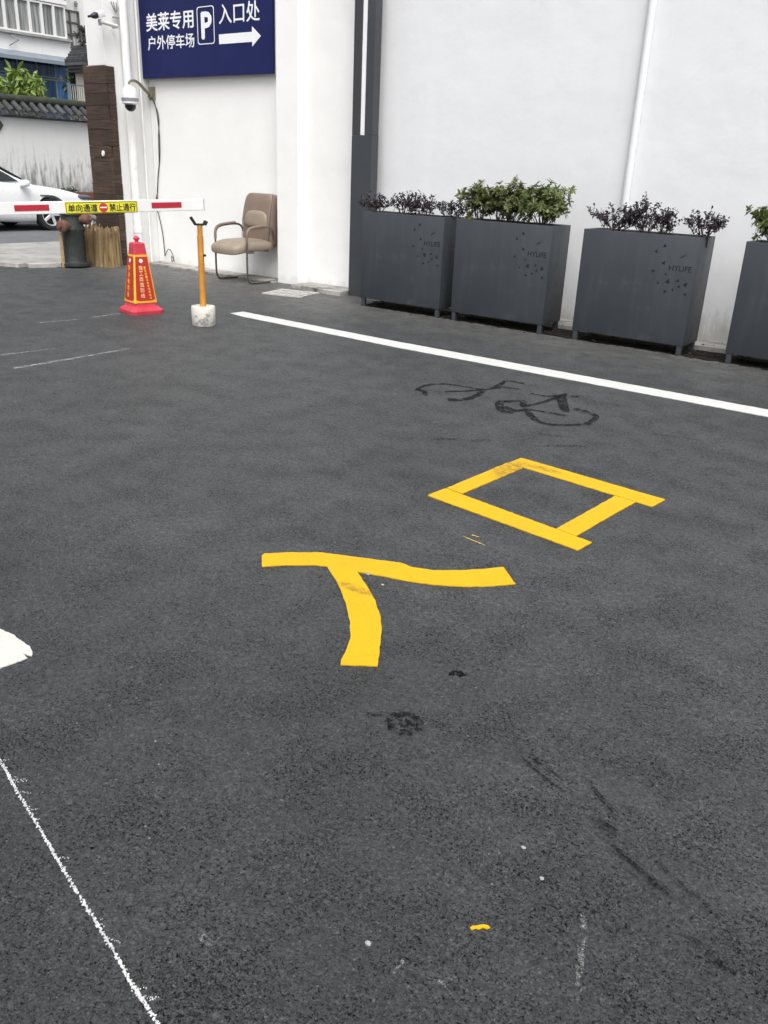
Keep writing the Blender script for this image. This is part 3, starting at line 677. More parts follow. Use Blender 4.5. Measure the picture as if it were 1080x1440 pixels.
# chalk line
M_CHALK = mat('white chalk', (0.55, 0.55, 0.55), 0.9, var=.2, vs=60)
bm = bmesh.new(); path = smooth_path([(-2.1, .86, 0), (-1.697, .766, 0), (-1.584, .737, 0), (-1.402, .696, 0), (-1.239, .658, 0), (-1.071, .622, 0), (-.946, .592, 0), (-.862, .575, 0), (-.5, .49, 0)], 60)
rg = random.Random(3)
for i, p in enumerate(path):
    for j in range(3):
        if rg.random() < .25: continue
        d = (path[min(i + 1, len(path) - 1)] - path[max(i - 1, 0)]).normalized(); sn = Vector((-d.y, d.x, 0))
        q = p + sn * rg.gauss(0, .0016) + d * rg.uniform(-.003, .003); s = rg.uniform(.0007, .0023)
        prism(bm, [(q.x + s * rg.uniform(.4, 1.5) * math.cos(k * 1.257), q.y + s * rg.uniform(.4, 1.5) * math.sin(k * 1.257)) for k in range(5)], .0006, .0022 + rg.uniform(0, .0008))
    if rg.random() < .035:
        n_ = rg.randint(3, 9); an = rg.uniform(.3, 1.3)
        for j in range(n_):
            q = p + Vector((math.cos(an), math.sin(an), 0)) * (.004 * j) + Vector((rg.uniform(-.002, .002), rg.uniform(-.002, .002), 0)); s = rg.uniform(.0006, .0013)
            prism(bm, [(q.x + s * math.cos(k * 1.57), q.y + s * math.sin(k * 1.57)) for k in range(4)], .0006, .0023 + rg.uniform(0, .0004))
tag(obj('chalk_line', bm, M_CHALK), 'thin rough white chalk line at the lower left', 'chalk line')
M_FAINT = patchy_mat('worn white paint', (0.50, 0.50, 0.50), 22, 0.40, 0.62)
for st_, lb in ((([(-5.85, 3.0), (-5.796, 3.532)], .03, .02), 'short faint white scratch line at the left photo edge'),
            (([(-5.404, 2.96), (-5.407, 3.398), (-5.441, 3.95)], .045, .03), 'longest faint white scratch line across the asphalt at left'),
            (([(-6.823, 4.035), (-6.763, 4.397)], .035, .02), 'faint white scratch line left of the warning cone'),
            (([(-6.769, 4.51), (-6.805, 4.843)], .03, .04), 'faint white scuff at the foot of the warning cone')):
    film('paint_trace', lb, 'paint trace', M_FAINT, [st_])
film('paint_trace', 'two thin yellow paint dribbles between the yellow characters', 'paint trace', patchy_mat('yellow paint trace', (.75, .55, .12), 40, .34, .5), [([(-1.591, 2.657), (-1.468, 2.641)], .005, .004), ([(-1.565, 2.691), (-1.53, 2.694)], .009, .006)], .001)
M_SCUFF = patchy_mat('pale scuff', (0.40, 0.40, 0.39), 70, .46, .60, op=.85)
for st_, lb in ((([(-0.400, 1.253), (-0.365, 1.166), (-0.330, 1.081)], .014, .010), 'pale dotted vertical scuff line right of the yellow paint chip'),
            (([(-0.938, 0.736), (-0.909, 0.740)], .014, .012), 'pale smudge near the lower chalk line, left one'),
            (([(-0.854, 0.739), (-0.855, 0.770)], .006, .010), 'pale diagonal smudge between the chalk line and the white pebble'),
            (([(-0.611, 0.901), (-0.613, 0.938)], .005, .008), 'short pale scratch just right of the lowest white pebble'),
            (([(-0.548, 0.934), (-0.533, 0.946), (-0.517, 0.945)], .010, .006), 'pale curved smudge below the yellow paint chip')):
    film('paint_trace', lb, 'paint trace', M_SCUFF, [(st_[0], st_[1], st_[2])], .002)
# small loose pieces
bm = bmesh.new(); prism(bm, [(-.556, 1.077), (-.551, 1.075), (-.547, 1.083), (-.541, 1.085), (-.537, 1.094), (-.529, 1.096), (-.526, 1.103), (-.533, 1.104), (-.539, 1.101), (-.545, 1.095), (-.549, 1.089), (-.555, 1.084)], .001, .0035)
tag(obj('paint_chip', bm, M_YEL), 'small yellow paint chip lying on the asphalt', 'paint chip')
def pebble(x, y, r, lb):
    bm = bmesh.new(); bmesh.ops.create_icosphere(bm, subdivisions=2, radius=r)
    for v in bm.verts: v.co = Vector((v.co.x * 1.2, v.co.y, v.co.z * .6)) * rnd.uniform(.82, 1.12)
    xf(bm, T((x, y, r * .45))); tag(obj('pebble', bm, mat('pale stone', (.30, .295, .28), .8, var=.2, vs=80), None), lb, 'pebble', 'pale pebbles on the asphalt')
pebble(-.686, .925, .0055, 'white pebble left of the yellow paint chip')
pebble(-.578, 1.329, .0050, 'white pebble above the yellow paint chip')
pebble(-.507, 1.278, .0045, 'pale pebble near the dark tyre scuffs')
pebble(-1.655, 2.135, .007, 'tan pebble in the fork of the curved yellow character')
pebble(-1.565, 2.105, .0055, 'pale pebble under the long arm of the curved character')

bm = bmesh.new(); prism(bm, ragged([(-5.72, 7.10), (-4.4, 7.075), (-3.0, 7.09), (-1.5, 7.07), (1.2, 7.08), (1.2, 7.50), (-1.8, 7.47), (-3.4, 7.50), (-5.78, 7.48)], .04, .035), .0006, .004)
o = obj('dirt', bm, patchy_mat('dark dirt and painted shade', (.012, .010, .008), 12, .28, .44)); tag(o, 'dark dirt and painted shade film on the asphalt under the planters', 'dirt', None, 'stuff')  # dark film: dirt plus the shade beneath the planters, painted into the colour
bm = bmesh.new(); rg = random.Random(11)
for i in range(1100):
    x = rg.uniform(-5.75, 0.2); y = 7.30 + rg.gauss(0, .13)
    if rg.random() < .25: y = rg.uniform(6.95, 7.6)
    if y > 7.74 or y < 6.85: continue
    zb = .041 if y > 7.44 else .002
    p = Vector((x, y, zb + rg.uniform(.001, .012))); L = rg.uniform(.008, .034)
    leaf(bm, p, Vector((rg.gauss(0, 1), rg.gauss(0, 1), .15)), Vector((rg.gauss(0, .4), rg.gauss(0, .4), 1)), L, L * rg.uniform(.4, .8))
o = obj('leaf_litter', bm, leaf_mat('dry leaf crumbs', (.010, .008, .006), (.085, .062, .040), .8)); tag(o, 'dark dry leaf crumbs scattered under and between the planters', 'leaf litter', None, 'stuff')
# ================================================================== DRAIN COVER
t = thing('drain_cover', 'pale concrete drain cover with slits beside the pilaster foot', 'drain cover', (-6.75, 7.10, 0), R(14))
M_DRAIN = mat('pale drain concrete', (0.42, 0.41, 0.39), 0.9, var=.2, vs=9, bump=.3, bs=50, dirt=((.16, .155, .15), 7, .52, .75))
bm = bmesh.new()
prism(bm, [(-.25, -.22), (.25, -.22), (.25, -.17), (-.25, -.17)], 0, .014); prism(bm, [(-.25, .17), (.25, .17), (.25, .22), (-.25, .22)], 0, .014)
for i in range(9):
    x = -.25 + i * .0575; prism(bm, [(x, -.169), (x + .035, -.169), (x + .035, .169), (x, .169)], 0, .0135)
box(bm, -.25, .25, -.02, .02, .0, .0128); obj('grate', bm, M_DRAIN, t)
bm = bmesh.new(); prism(bm, [(-.245, -.2), (.245, -.2), (.245, .2), (-.245, .2)], 0.0005, .003); obj('drain_pit', bm, mat('drain dirt', (.012, .012, .012), .9), t)

# ================================================================== BARRIER REST POST
M_CONC = mat('white painted concrete', (0.60, 0.585, 0.53), 0.8, var=.12, vs=8, bump=.3, bs=45, dirt=((.035, .04, .025), 9, .53, .66))
M_ORANGE = mat('orange painted post', (0.52, 0.235, 0.035), 0.55, var=.2, vs=14, dirt=((.28, .13, .04), 12, .55, .8))
M_BLACK = mat('black rubber', (0.016, 0.016, 0.017), 0.6, var=.2, vs=12)
t = thing('barrier_rest', 'orange post with black fork standing in a white concrete drum', 'post', (-5.855, 5.035, 0))
bm = bmesh.new(); lathe(bm, [(0, 0), (.098, 0), (.103, .006), (.105, .160), (.099, .168), (.03, .165), (0, .165)], 36); obj('concrete_base', bm, M_CONC, t, True)
bm = bmesh.new(); tube(bm, [(0, 0, .16), (0, 0, .76)], .027, 18); tube(bm, [(0, 0, .755), (0, 0, .845)], .0225, 18); obj('pole', bm, M_ORANGE, t, True)
bm = bmesh.new(); lathe(bm, [(.0, 0), (.010, 0), (.010, .022), (0, .022)], 10, T((.024, .010, .60)) @ RY(R(90))); obj('clamp_bolt', bm, M_BLACK, t, True)
bm = bmesh.new()
Mf = RZ(R(40))
bbox(bm, -.036, .036, -.016, .016, .842, .860, .003, 1, Mf)
bbox(bm, -.010, .010, -.020, .020, 0, .075, .003, 1, Mf @ T((-.034, 0, .848)) @ RY(R(-34)))
bbox(bm, -.017, .017, -.018, .018, 0, .036, .003, 1, Mf @ T((.040, 0, .850)) @ RY(R(24)))
obj('fork', bm, M_BLACK, t)

# ================================================================== BARRIER ARM
M_ARM = mat('white barrier paint', (0.78, 0.78, 0.775), 0.4, var=.05, vs=4, dirt=((.5, .5, .48), 8, .62, .85))
M_RED = mat('red reflective tape', (0.42, 0.018, 0.035), 0.4, var=.12, vs=60)
M_YSIGN = mat('yellow sign face', (0.72, 0.66, 0.03), 0.45, var=.05, vs=10)
M_INK = mat('black print', (0.015, 0.015, 0.015), 0.6)
P1 = Vector((-5.80, 5.03, 1.0155)); P0 = Vector((-6.30, 3.505, .968)); dv = (P1 - P0)
LA = dv.length; ang = math.atan2(dv.y, dv.x); tilt = math.atan2(dv.z, math.hypot(dv.x, dv.y))
t = thing('boom_barrier', 'white boom barrier arm with red reflectors and yellow one way sign', 'barrier', P1)
t.rotation_euler = (0, 0, 0)
MA = RZ(ang) @ RY(-tilt)          # local x runs along the arm, towards its tip at 0
HA, TA = .0445, .0225
bm = bmesh.new(); bbox(bm, -3.6, 0, -TA, TA, -HA, HA, .004, 2, MA); obj('arm', bm, M_ARM, t)
bm = bmesh.new(); bbox(bm, .0005, .006, -TA - .002, TA + .002, -HA - .002, HA + .002, .002, 1, MA); obj('end_cap', bm, mat('grey plastic cap', (.42, .42, .43), .5), t)
def on_arm(bm): return xf(bm, MA)
for a, b in ((-.452, -.197), (-1.509, -1.257)):
    bm = bmesh.new(); box(bm, a, b, -TA - .0025, -TA - .0004, -.019, .024); obj('reflector', on_arm(bm), M_RED, t)
for s0 in (-2.1, -2.75):
    bm = bmesh.new(); box(bm, s0, s0 + .27, -TA - .0025, -TA - .0004, -.019, .024); obj('reflector', on_arm(bm), M_RED, t)
sa, sb = -1.138, -.573; SW = sb - sa
sg = bmesh.new(); bbox(sg, sa, sb, -TA - .007, -TA - .0005, -HA - .004, HA - .004, .0015, 1); sgn = obj('sign_plate', on_arm(sg), M_YSIGN, t)
bm = bmesh.new(); e = .004
for (x0, x1, z0, z1) in ((sa + e, sb - e, -HA, -HA + .0035), (sa + e, sb - e, HA - .0115, HA - .008), (sa + e, sa + e + .0035, -HA + .0036, HA - .0116), (sb - e - .0035, sb - e, -HA + .0036, HA - .0116)):
    box(bm, x0, x1, -TA - .0088, -TA - .0072, z0, z1)
obj('border', on_arm(bm), M_INK, sgn)
def arm_text(s, f0, f1):
    bm = text_bm(s, (f1 - f0) * SW, .058, .0015, .018); xf(bm, T((sa + f0 * SW, -TA - .0072, -.035))); obj('lettering', on_arm(bm), M_INK, sgn)
arm_text('单向通道', .035, .435); arm_text('禁止通行', .60, .975)
bm = bmesh.new(); lathe(bm, [(0, 0), (.034, 0), (.034, .0014), (0, .0014)], 28, T((sa + .517 * SW, -TA - .0072, -.005)) @ RX(R(90))); obj('no_entry_disc', on_arm(bm), mat('sign red', (.52, .03, .03), .45), sgn)
bm = bmesh.new(); box(bm, sa + .517 * SW - .026, sa + .517 * SW + .026, -TA - .0102, -TA - .0088, -.0095, -.0005); obj('white_bar', on_arm(bm), M_WHITE, sgn)
bm = bmesh.new(); bbox(bm, -3.75, -3.4, -.17, -TA - .03, -.967, .14, .015, 2, RZ(ang)); obj('cabinet', bm, mat('grey cabinet', (.35, .36, .38), .5), t)
bm = bmesh.new(); lathe(bm, [(0, -.02), (.035, -.02), (.035, .12), (0, .12)], 16, MA @ T((-3.5, -TA, 0)) @ RX(R(90))); obj('pivot', bm, M_BLACK, t)

# ================================================================== WARNING CONE
M_CONE = mat('red cone plastic', (0.50, 0.035, 0.060), 0.5, var=.14, vs=12, dirt=((.30, .09, .09), 10, .58, .8))
M_CRED = mat('cone sleeve red', (0.42, 0.028, 0.016), 0.45, var=.12, vs=14)
M_CYEL = mat('cone sleeve yellow', (0.78, 0.42, 0.03), 0.45, var=.1, vs=14)
t = thing('warning_cone', 'red square warning cone with yellow edged lettered panels', 'cone', (-6.765, 5.055, 0), R(78))
def ring(hw, z, ch): return [(hw - ch, -hw, z), (hw, -hw + ch, z), (hw, hw - ch, z), (hw - ch, hw, z), (-hw + ch, hw, z), (-hw, hw - ch, z), (-hw, -hw + ch, z), (-hw + ch, -hw, z)]
def loft(bm, rings):
    rs = [[bm.verts.new(p) for p in r] for r in rings]
    for a, b in zip(rs, rs[1:]):
        for j in range(len(a)): bm.faces.new((a[j], a[(j + 1) % len(a)], b[(j + 1) % len(a)], b[j]))
    bm.faces.new(list(reversed(rs[0]))); bm.faces.new(rs[-1])
bm = bmesh.new(); loft(bm, [ring(.165, 0, .04), ring(.165, .028, .04), ring(.157, .04, .04), ring(.120, .065, .028), ring(.114, .085, .024)]); obj('base', bm, M_CONE, t)
hw = lambda z: .114 - (z - .085) * (.114 - .055) / (.625 - .085)
bm = bmesh.new(); loft(bm, [ring(hw(.0855), .0855, .012), ring(hw(.625), .625, .010), ring(.046, .634, .008)])
lathe(bm, [(.020, .634), (.015, .648), (.017, .655), (.030, .662), (.031, .674), (.022, .680), (.017, .688), (.010, .694), (0, .694)], 16); obj('body', bm, M_CONE, t, False)
bm = bmesh.new(); loft(bm, [ring(hw(.10) + .003, .10, .010), ring(hw(.53) + .003, .53, .009)]); obj('sleeve', bm, M_CYEL, t)
M_CW = mat('cone white print', (.75, .72, .66), .5)
def side_mat(k, z):          # matrix: local x along the face, local z up the slope, -y outwards, at height z on face k
    sl = math.atan2(.114 - .055, .625 - .085)
    return RZ(R(90 * k)) @ T((0, -hw(z) - .0034, z)) @ RX(-sl)
for k in range(4):
    bm = bmesh.new()
    w0, w1 = hw(.13) - .015, hw(.515) - .009
    pts = [(-w0, 0), (-w0 * .6, -.012), (w0 * .6, -.012), (w0, 0), (w1, .385), (-w1, .385)]
    vs = prism(bm, [(p[0], -p[1]) for p in pts], 0, .0012)
    for v in vs: v.co = Vector((v.co.x, -v.co.z, -v.co.y))
    pn = obj('panel', xf(bm, side_mat(k, .13)), M_CRED, t)
    bm = bmesh.new(); lathe(bm, [(0, 0), (.019, 0), (.019, .0012), (0, .0012)], 18, T((-.008, -.0013, .348)) @ RX(R(90))); obj('badge', xf(bm, side_mat(k, .13)), M_CW, pn)
    bm = bmesh.new(); chars = '施工改造防线' if k in (0, 2) else '净水电地板'
    n = len(chars); st_ = .30 / n
    for i, ch in enumerate(chars):
        c_ = text_bm(ch, .040, st_ * .84, .0012, .022); xf(c_, T((-.038 - .008 * (i / n), -.0013, .305 - (i + 1) * st_ + .01))); join(bm, c_)
    obj('lettering', xf(bm, side_mat(k, .13)), M_CYEL if k in (1, 3) else mat('cone peach print', (.80, .45, .22), .5), pn)
    if k in (0, 2):
        bm = bmesh.new()
        for i in range(11):
            c_ = text_bm('18012600080'[i], .020, .021, .0012, .03); xf(c_, T((.012 + .032 * (i / 11.), -.0013, .305 - (i + 1) * .0275))); join(bm, c_)
        obj('lettering', xf(bm, side_mat(k, .13)), M_CYEL, pn)

# ================================================================== OFFICE CHAIR
M_LEATH = mat('beige worn leather', (0.190, 0.140, 0.108), 0.5, var=.10, vs=7, bump=.12, bs=90, dirt=((.16, .125, .10), 6, .58, .85))
M_LEATH2 = mat('grey beige leather', (0.25, 0.205, 0.155), 0.48, var=.10, vs=7, bump=.12, bs=90)
M_TUBE = mat('bronze steel tube', (0.20, 0.17, 0.145), 0.32, metal=.85, var=.1)
M_PIPING = mat('dark piping', (0.06, 0.05, 0.045), .6)
t = thing('office_chair', 'worn beige leather armchair against the white wall', 'chair', (-7.865, 7.50, 0), R(-2))
bm = bmesh.new(); pillow(bm, (0, -.075, .425), (.268, .345, .066), .45, 28, 12)
for v in bm.verts:
    v.co.z += .018 * math.exp(-((v.co.y + .02) / .2) ** 2 - (v.co.x / .2) ** 2) - .02 * max(0, (-v.co.y - .2) / .1)
obj('seat', bm, M_LEATH2, t, True)
MB_ = T((0, .185, .42)) @ RX(R(-7))
bm = bmesh.new(); pillow(bm, (0, 0, .295), (.25, .075, .31), .24, 32, 18)
for v in bm.verts: v.co.x *= 1 - .06 * max(0, (v.co.z - .3) / .3) ** 2; v.co.y += .03 * ((v.co.z - .3) / .3) ** 2
bk = obj('backrest', xf(bm, MB_), M_LEATH, t, True)
bm = bmesh.new()
for s in (-1, 1):
    tube(bm, smooth_path([(s * .238, -.058, .02), (s * .245, -.066, .30), (s * .232, -.042, .53), (s * .20, -.01, .60)], 6), .004, 6)
obj('piping', xf(bm, MB_), M_PIPING, bk, True)
bm = bmesh.new(); pillow(bm, (0, -.066, .27), (.20, .034, .13), .7, 28, 14)
for v in bm.verts:
    if v.co.z < .265: v.co.z = .265 + (v.co.z - .265) * .5
obj('lumbar_pad', xf(bm, MB_), M_LEATH2, bk, True)
for s in (-1, 1):
    bm = bmesh.new(); x = s * .285
    pts = [(x, .30, .016), (x, .10, .016), (x, -.16, .016), (x, -.225, .03), (x, -.255, .10), (x, -.258, .30), (x, -.255, .50), (x, -.245, .575), (x, -.20, .625), (x, -.08, .648), (x, .06, .655), (x, .15, .635), (x * .95, .195, .56), (x * .86, .205, .50)]
    tube(bm, smooth_path(pts, 5), .0125, 10); obj('side_frame', bm, M_TUBE, t, True)
    bm = bmesh.new(); ap = smooth_path([(x, -.256, .49), (x, -.250, .585), (x, -.205, .637), (x, -.08, .660), (x, .07, .668)], 5)
    tube(bm, ap, [.0165] * len(ap), 12); obj('armrest', bm, M_LEATH, t, True)
bm = bmesh.new(); tube(bm, [(-.285, .30, .016), (.285, .30, .016)], .0125, 10); tube(bm, [(-.285, -.15, .365), (.285, -.15, .365)], .011, 8); tube(bm, [(-.285, .10, .375), (.285, .10, .375)], .011, 8)
for s in (-1, 1): tube(bm, [(s * .285, -.254, .365), (s * .285, -.15, .365)], .009, 8)
obj('crossbar', bm, M_TUBE, t, True)

# ================================================================== CAMERAS ON THE WALL
M_CAMW = mat('camera white', (.76, .76, .76), .4, var=.04)
M_CAMG = mat('camera grey', (.22, .225, .25), .5)
M_BRASS = mat('tarnished bracket', (.20, .185, .13), .5, metal=.25, var=.25, vs=20)
M_DOME = mat('smoked dome', (.012, .012, .014), .08)
t = thing('dome_camera', 'white dome camera on a curved arm below the blue sign', 'camera', (-9.735, 7.325, 2.205))
bm = bmesh.new(); lathe(bm, [(0, 0), (.022, 0), (.03, -.01), (.07, -.03), (.092, -.075), (.097, -.125), (.097, -.150), (0, -.150)], 28); obj('housing', bm, M_CAMW, t, True)
bm = bmesh.new(); lathe(bm, [(.080, -.1502), (.106, -.1502), (.106, -.182), (.080, -.182)], 28); obj('collar', bm, M_CAMG, t, True)
bm = bmesh.new(); lathe(bm, [(.098, -.1825), (.098, -.21), (.075, -.225), (.070, -.225), (.070, -.1825)], 28); obj('lower_ring', bm, M_CAMW, t, True)
bm = bmesh.new(); lathe(bm, [(.070, -.226), (.066, -.262), (.045, -.29), (.02, -.302), (0, -.304)], 24); obj('dome', bm, M_DOME, t, True)
bm = bmesh.new(); p = smooth_path([(0, 0, -.005), (-.004, .008, .030), (-.04, .09, .058), (-.10, .22, .045), (-.17, .36, -.015), (-.235, .48, -.055), (-.245, .52, -.060)], 5); tube(bm, p, [.012 + .013 * i / len(p) for i in range(len(p))], 10); obj('arm', bm, M_BRASS, t, True)
bm = bmesh.new(); bbox(bm, -.30, -.19, .528, .553, -.13, .03, .004, 1); bbox(bm, -.275, -.215, .49, .528, -.10, -.04, .004, 1); obj('wall_bracket', bm, M_BRASS, t)
M_CABLE = mat('grey cable', (.05, .05, .05), .6)
bm = bmesh.new()
tube(bm, smooth_path([(-9.95, 7.83, 2.10), (-9.92, 7.865, 2.0), (-9.885, 7.868, 1.7), (-9.90, 7.868, 1.4), (-9.96, 7.868, 1.15), (-9.99, 7.865, .95), (-10.03, 7.86, .78), (-9.98, 7.862, .62), (-9.93, 7.866, .40), (-9.90, 7.86, .10)], 6), .007, 6)
tube(bm, smooth_path([(-9.95, 7.83, 2.10), (-9.875, 7.866, 1.9), (-9.905, 7.868, 1.62), (-9.925, 7.868, 1.3), (-9.965, 7.866, 1.1), (-10.0, 7.866, .9), (-9.96, 7.86, .70)], 6), .005, 6)
tube(bm, smooth_path([(-9.90, 7.86, .10), (-9.80, 7.84, .20), (-9.72, 7.83, .18), (-9.68, 7.83, .09), (-9.73, 7.84, .04), (-9.72, 7.83, .12), (-9.67, 7.83, .06)], 6), .005, 6)
tag(obj('cable', bm, M_CABLE, None, True), 'loose dark cable hanging down the wall from the dome camera', 'cable')
t = thing('bullet_camera', 'white and dark bullet camera on a pole at the upper pier', 'camera', (-9.94, 7.36, 2.86))
bm = bmesh.new(); tube(bm, [(0, .0, 0), (0, -.245, .02)], .022, 12); tube(bm, [(-.09, .0, .0), (0.0, 0, 0)], .02, 10); obj('arm', bm, mat('grey white tube', (.6, .6, .6), .4), t, True)
bm = bmesh.new(); bbox(bm, -.016, .016, -.262, -.228, -.02, .045, .004, 1); obj('clamp', bm, M_CAMG, t)
bm = bmesh.new(); Mb = T((0, -.27, .085)) @ RX(R(14)) @ Matrix.Scale(.66, 4); bbox(bm, -.045, .045, -.02, .14, -.045, .060, .012, 2, Mb); obj('housing', bm, M_CAMW, t, True)
bm = bmesh.new(); lathe(bm, [(0, 0), (.052, 0), (.056, .05), (.036, .11), (.022, .12), (.02, .19), (0, .19)], 18, Mb @ T((0, -.021, 0)) @ RX(R(90))); obj('hood', bm, mat('navy black plastic', (.012, .012, .03), .35), t, True)
bm = bmesh.new()
for a in (-50, -20, 10, 40): tube(bm, smooth_path([(0, 0, 0), (0, .05 * math.sin(R(a)), .05), (0, .09 * math.sin(R(a)), .11)], 3), .007, 5)
box(bm, -.02, .005, -.05, .05, -.06, -.045)
xf(bm, T((-10.02, 7.42, 3.02))); tag(obj('cable_hook', bm, M_CAMG), 'small grey claw shaped cable hook on the white pier', 'hook')

# ================================================================== HYDRANT, STUMP
M_HYD = mat('dark green cast iron', (0.018, 0.024, 0.022), 0.5, var=.35, vs=10, bump=.3, bs=30, dirt=((.05, .038, .032), 6, .55, .75))
M_RUST = mat('rusty iron cap', (0.135, 0.062, 0.042), 0.75, var=.3, vs=20, bump=.4, bs=40)
t = thing('fire_hydrant', 'dark old fire hydrant with rusty caps at the gateway', 'hydrant', (-10.20, 6.635, 0.02))
bm = bmesh.new(); lathe(bm, [(0, 0), (.19, 0), (.19, .03), (.145, .045), (.140, .06), (.138, .40), (.150, .44), (.150, .47), (.138, .50), (.135, .62), (.15, .63), (.15, .66), (.11, .70), (.06, .735), (.03, .74), (.03, .78), (0, .78)], 26); obj('barrel', bm, M_HYD, t, True)
for (a, z, r) in ((-68, .50, .075), (28, .585, .068), (150, .5, .06)):
    bm = bmesh.new(); lathe(bm, [(0, .10), (r * .8, .10), (r * .8, .17), (r, .172), (r, .235), (r * .7, .25), (.02, .252), (.02, .28), (0, .28)], 18, T((0, 0, z)) @ RZ(R(a)) @ RY(R(90))); obj('outlet_cap', bm, M_RUST, t, True)
bm = bmesh.new(); bbox(bm, -.02, .02, -.014, .014, 0, .43, .004, 1); xf(bm, T((-10.20, 6.45, .0))); tag(obj('wood_stake', bm, mat('pale stake wood', (.38, .27, .15), .8, var=.25, vs=20)), 'pale wooden stake standing behind the hydrant', 'stake')

M_BARK, k_ = base('split tan wood')
mp_ = k_.new('ShaderNodeMapping'); mp_.inputs['Scale'].default_value = (34, 34, 2.2); k_.link(k_.v, mp_.inputs[0])
gr_ = k_.noise(mp_.outputs[0], 1.0, 7, 0.7)
c_ = k_.mix(k_.ramp(gr_, 0.34, 0.66), (0.075, 0.042, 0.018), (0.33, 0.235, 0.115))
c_ = k_.mix(k_.math('MULTIPLY', k_.ramp(k_.noise(k_.v, 6.0, 6, 0.7), 0.52, 0.68), 0.6), c_, (0.07, 0.042, 0.022))
k_.link(c_, k_.b.inputs['Base Color']); k_.b.inputs['Roughness'].default_value = 0.85
bn_ = k_.new('ShaderNodeBump', Strength=0.7, Distance=0.015); k_.link(gr_, bn_.inputs['Height']); k_.link(bn_.outputs[0], k_.b.inputs['Normal'])
def stump_bm(cx, cy, rx, ry, h, seed):
    rg = random.Random(seed); bm = bmesh.new(); n = 56; rows = []; ph = [rg.uniform(0, 6.28) for _ in range(6)]
    top = [h + (.055 if q % 4 == 0 else (-.035 if q % 4 == 2 else 0)) * rg.uniform(.4, 1.2) for q in range(n)]
    for zi in range(9):
        u = zi / 8; r = []
        for j in range(n):
            a = 6.283 * j / n
            k = 1 + .05 * math.sin(5 * a + ph[0]) + .035 * math.sin(11 * a + ph[1] + u) + .025 * math.sin(19 * a + ph[2]) + .10 * (1 - u) ** 3
            r.append(bm.verts.new((cx + rx * k * math.cos(a), cy + ry * k * math.sin(a), top[j] * u)))
        rows.append(r)
    for a, b in zip(rows, rows[1:]):
        for j in range(n): bm.faces.new((a[j], a[(j + 1) % n], b[(j + 1) % n], b[j]))
    inner = [bm.verts.new((cx + rx * .75 * math.cos(6.283 * j / n), cy + ry * .75 * math.sin(6.283 * j / n), h + rg.uniform(-.05, .05))) for j in range(n)]
    c_ = bm.verts.new((cx, cy, h - .02))
    for j in range(n): bm.faces.new((rows[-1][j], rows[-1][(j + 1) % n], inner[(j + 1) % n], inner[j])); bm.faces.new((inner[j], inner[(j + 1) % n], c_))
    return bm
t = tag(obj('tree_stump', stump_bm(-10.40, 7.02, .155, .14, .47, 4), M_BARK, None, True), 'narrow rough sawn tan stump next to the hydrant', 'stump', 'tan tree stumps by the pier')
t = tag(obj('tree_stump', stump_bm(-10.06, 7.03, .185, .15, .46, 9), M_BARK, None, True), 'wider tan stump in front of the brown boards', 'stump', 'tan tree stumps by the pier')
t = thing('pipe_fitting', 'grey pipe fitting lying on the stump by the hydrant', 'pipe fitting', (-10.38, 6.98, .50))
bm = bmesh.new(); tube(bm, smooth_path([(-.02, -.12, .10), (0, .0, .105), (.0, .12, .085)], 4), .042, 14); obj('pipe', bm, mat('grey galvanised pipe', (.26, .27, .26), .5, metal=.3, var=.2), t, True)
bm = bmesh.new()
for y in (-.08, -.03, .03): tube(bm, [(.03, y, -.03), (.02, y + .05, .07)], .011, 8)
obj('bolts', bm, mat('pale bolts', (.5, .5, .47), .5), t, True)

# ================================================================== CAR
M_CAR = mat('white car paint', (0.80, 0.81, 0.82), 0.25, var=.02, coat=.8)
M_TINT = mat('tinted car glass', (0.020, 0.028, 0.028), 0.05, spec=.6)
M_TYRE = mat('tyre black', (0.018, 0.018, 0.019), 0.8, var=.2, vs=20)
M_ALLOY = mat('alloy silver', (0.60, 0.61, 0.62), 0.35, metal=.2, var=.08)
t = thing('parked_car', 'white sedan parked across the street facing right', 'car', (-16.32, 10.70, 0), R(90))
# local: +x is the nose at 0, tail at -4.5; +y is the far... side; half width .86
secs = [  # x, half width, bottom z, belt z, top z (bonnet, boot)
 (0.0, .50, .30, .46, .50), (-.06, .66, .19, .50, .575), (-.22, .78, .15, .58, .665), (-.55, .845, .13, .66, .745), (-1.0, .86, .13, .72, .815), (-1.35, .865, .13, .745, .845), (-1.7, .87, .13, .79, .88),
 (-2.4, .875, .18, .85, .94), (-3.1, .875, .18, .87, .96), (-3.6, .865, .18, .88, .99), (-4.1, .84, .20, .87, .98), (-4.4, .78, .24, .80, .93), (-4.5, .68, .34, .66, .74)]
bm = bmesh.new(); rings = []
for x, hwid, zb, zs, zt in secs:
    r = []
    half = [(hwid * .80, zb), (hwid * .96, zb + .05), (hwid, zb + .18 if zb + .18 < zs else (zb + zs) / 2), (hwid, (zb + zs) * .55), (hwid * .985, zs), (hwid * .93, zs + (zt - zs) * .55), (hwid * .72, zt - .012), (hwid * .35, zt)]
    for y, z in half: r.append((x, -y, z))
    for y, z in reversed(half): r.append((x, y, z))
    rings.append(r)
loft(bm, rings); bmesh.ops.recalc_face_normals(bm, faces=bm.faces)
WX = [(-1.04, .30), (-3.55, .30)]
me_ = bpy.data.meshes.new('b'); bm.to_mesh(me_); bm.free(); ob_ = bpy.data.objects.new('b', me_); COL.objects.link(ob_)
sm = ob_.modifiers.new('s', 'SUBSURF'); sm.levels = 2
cut = bmesh.new()
for wx, wz in WX:
    for s in (-1, 1): lathe(cut, [(0, 0), (.345, 0), (.345, .30), (0, .30)], 36, T((wx, s * (.70 if s > 0 else .70), wz)) @ RX(R(-90 * s)))
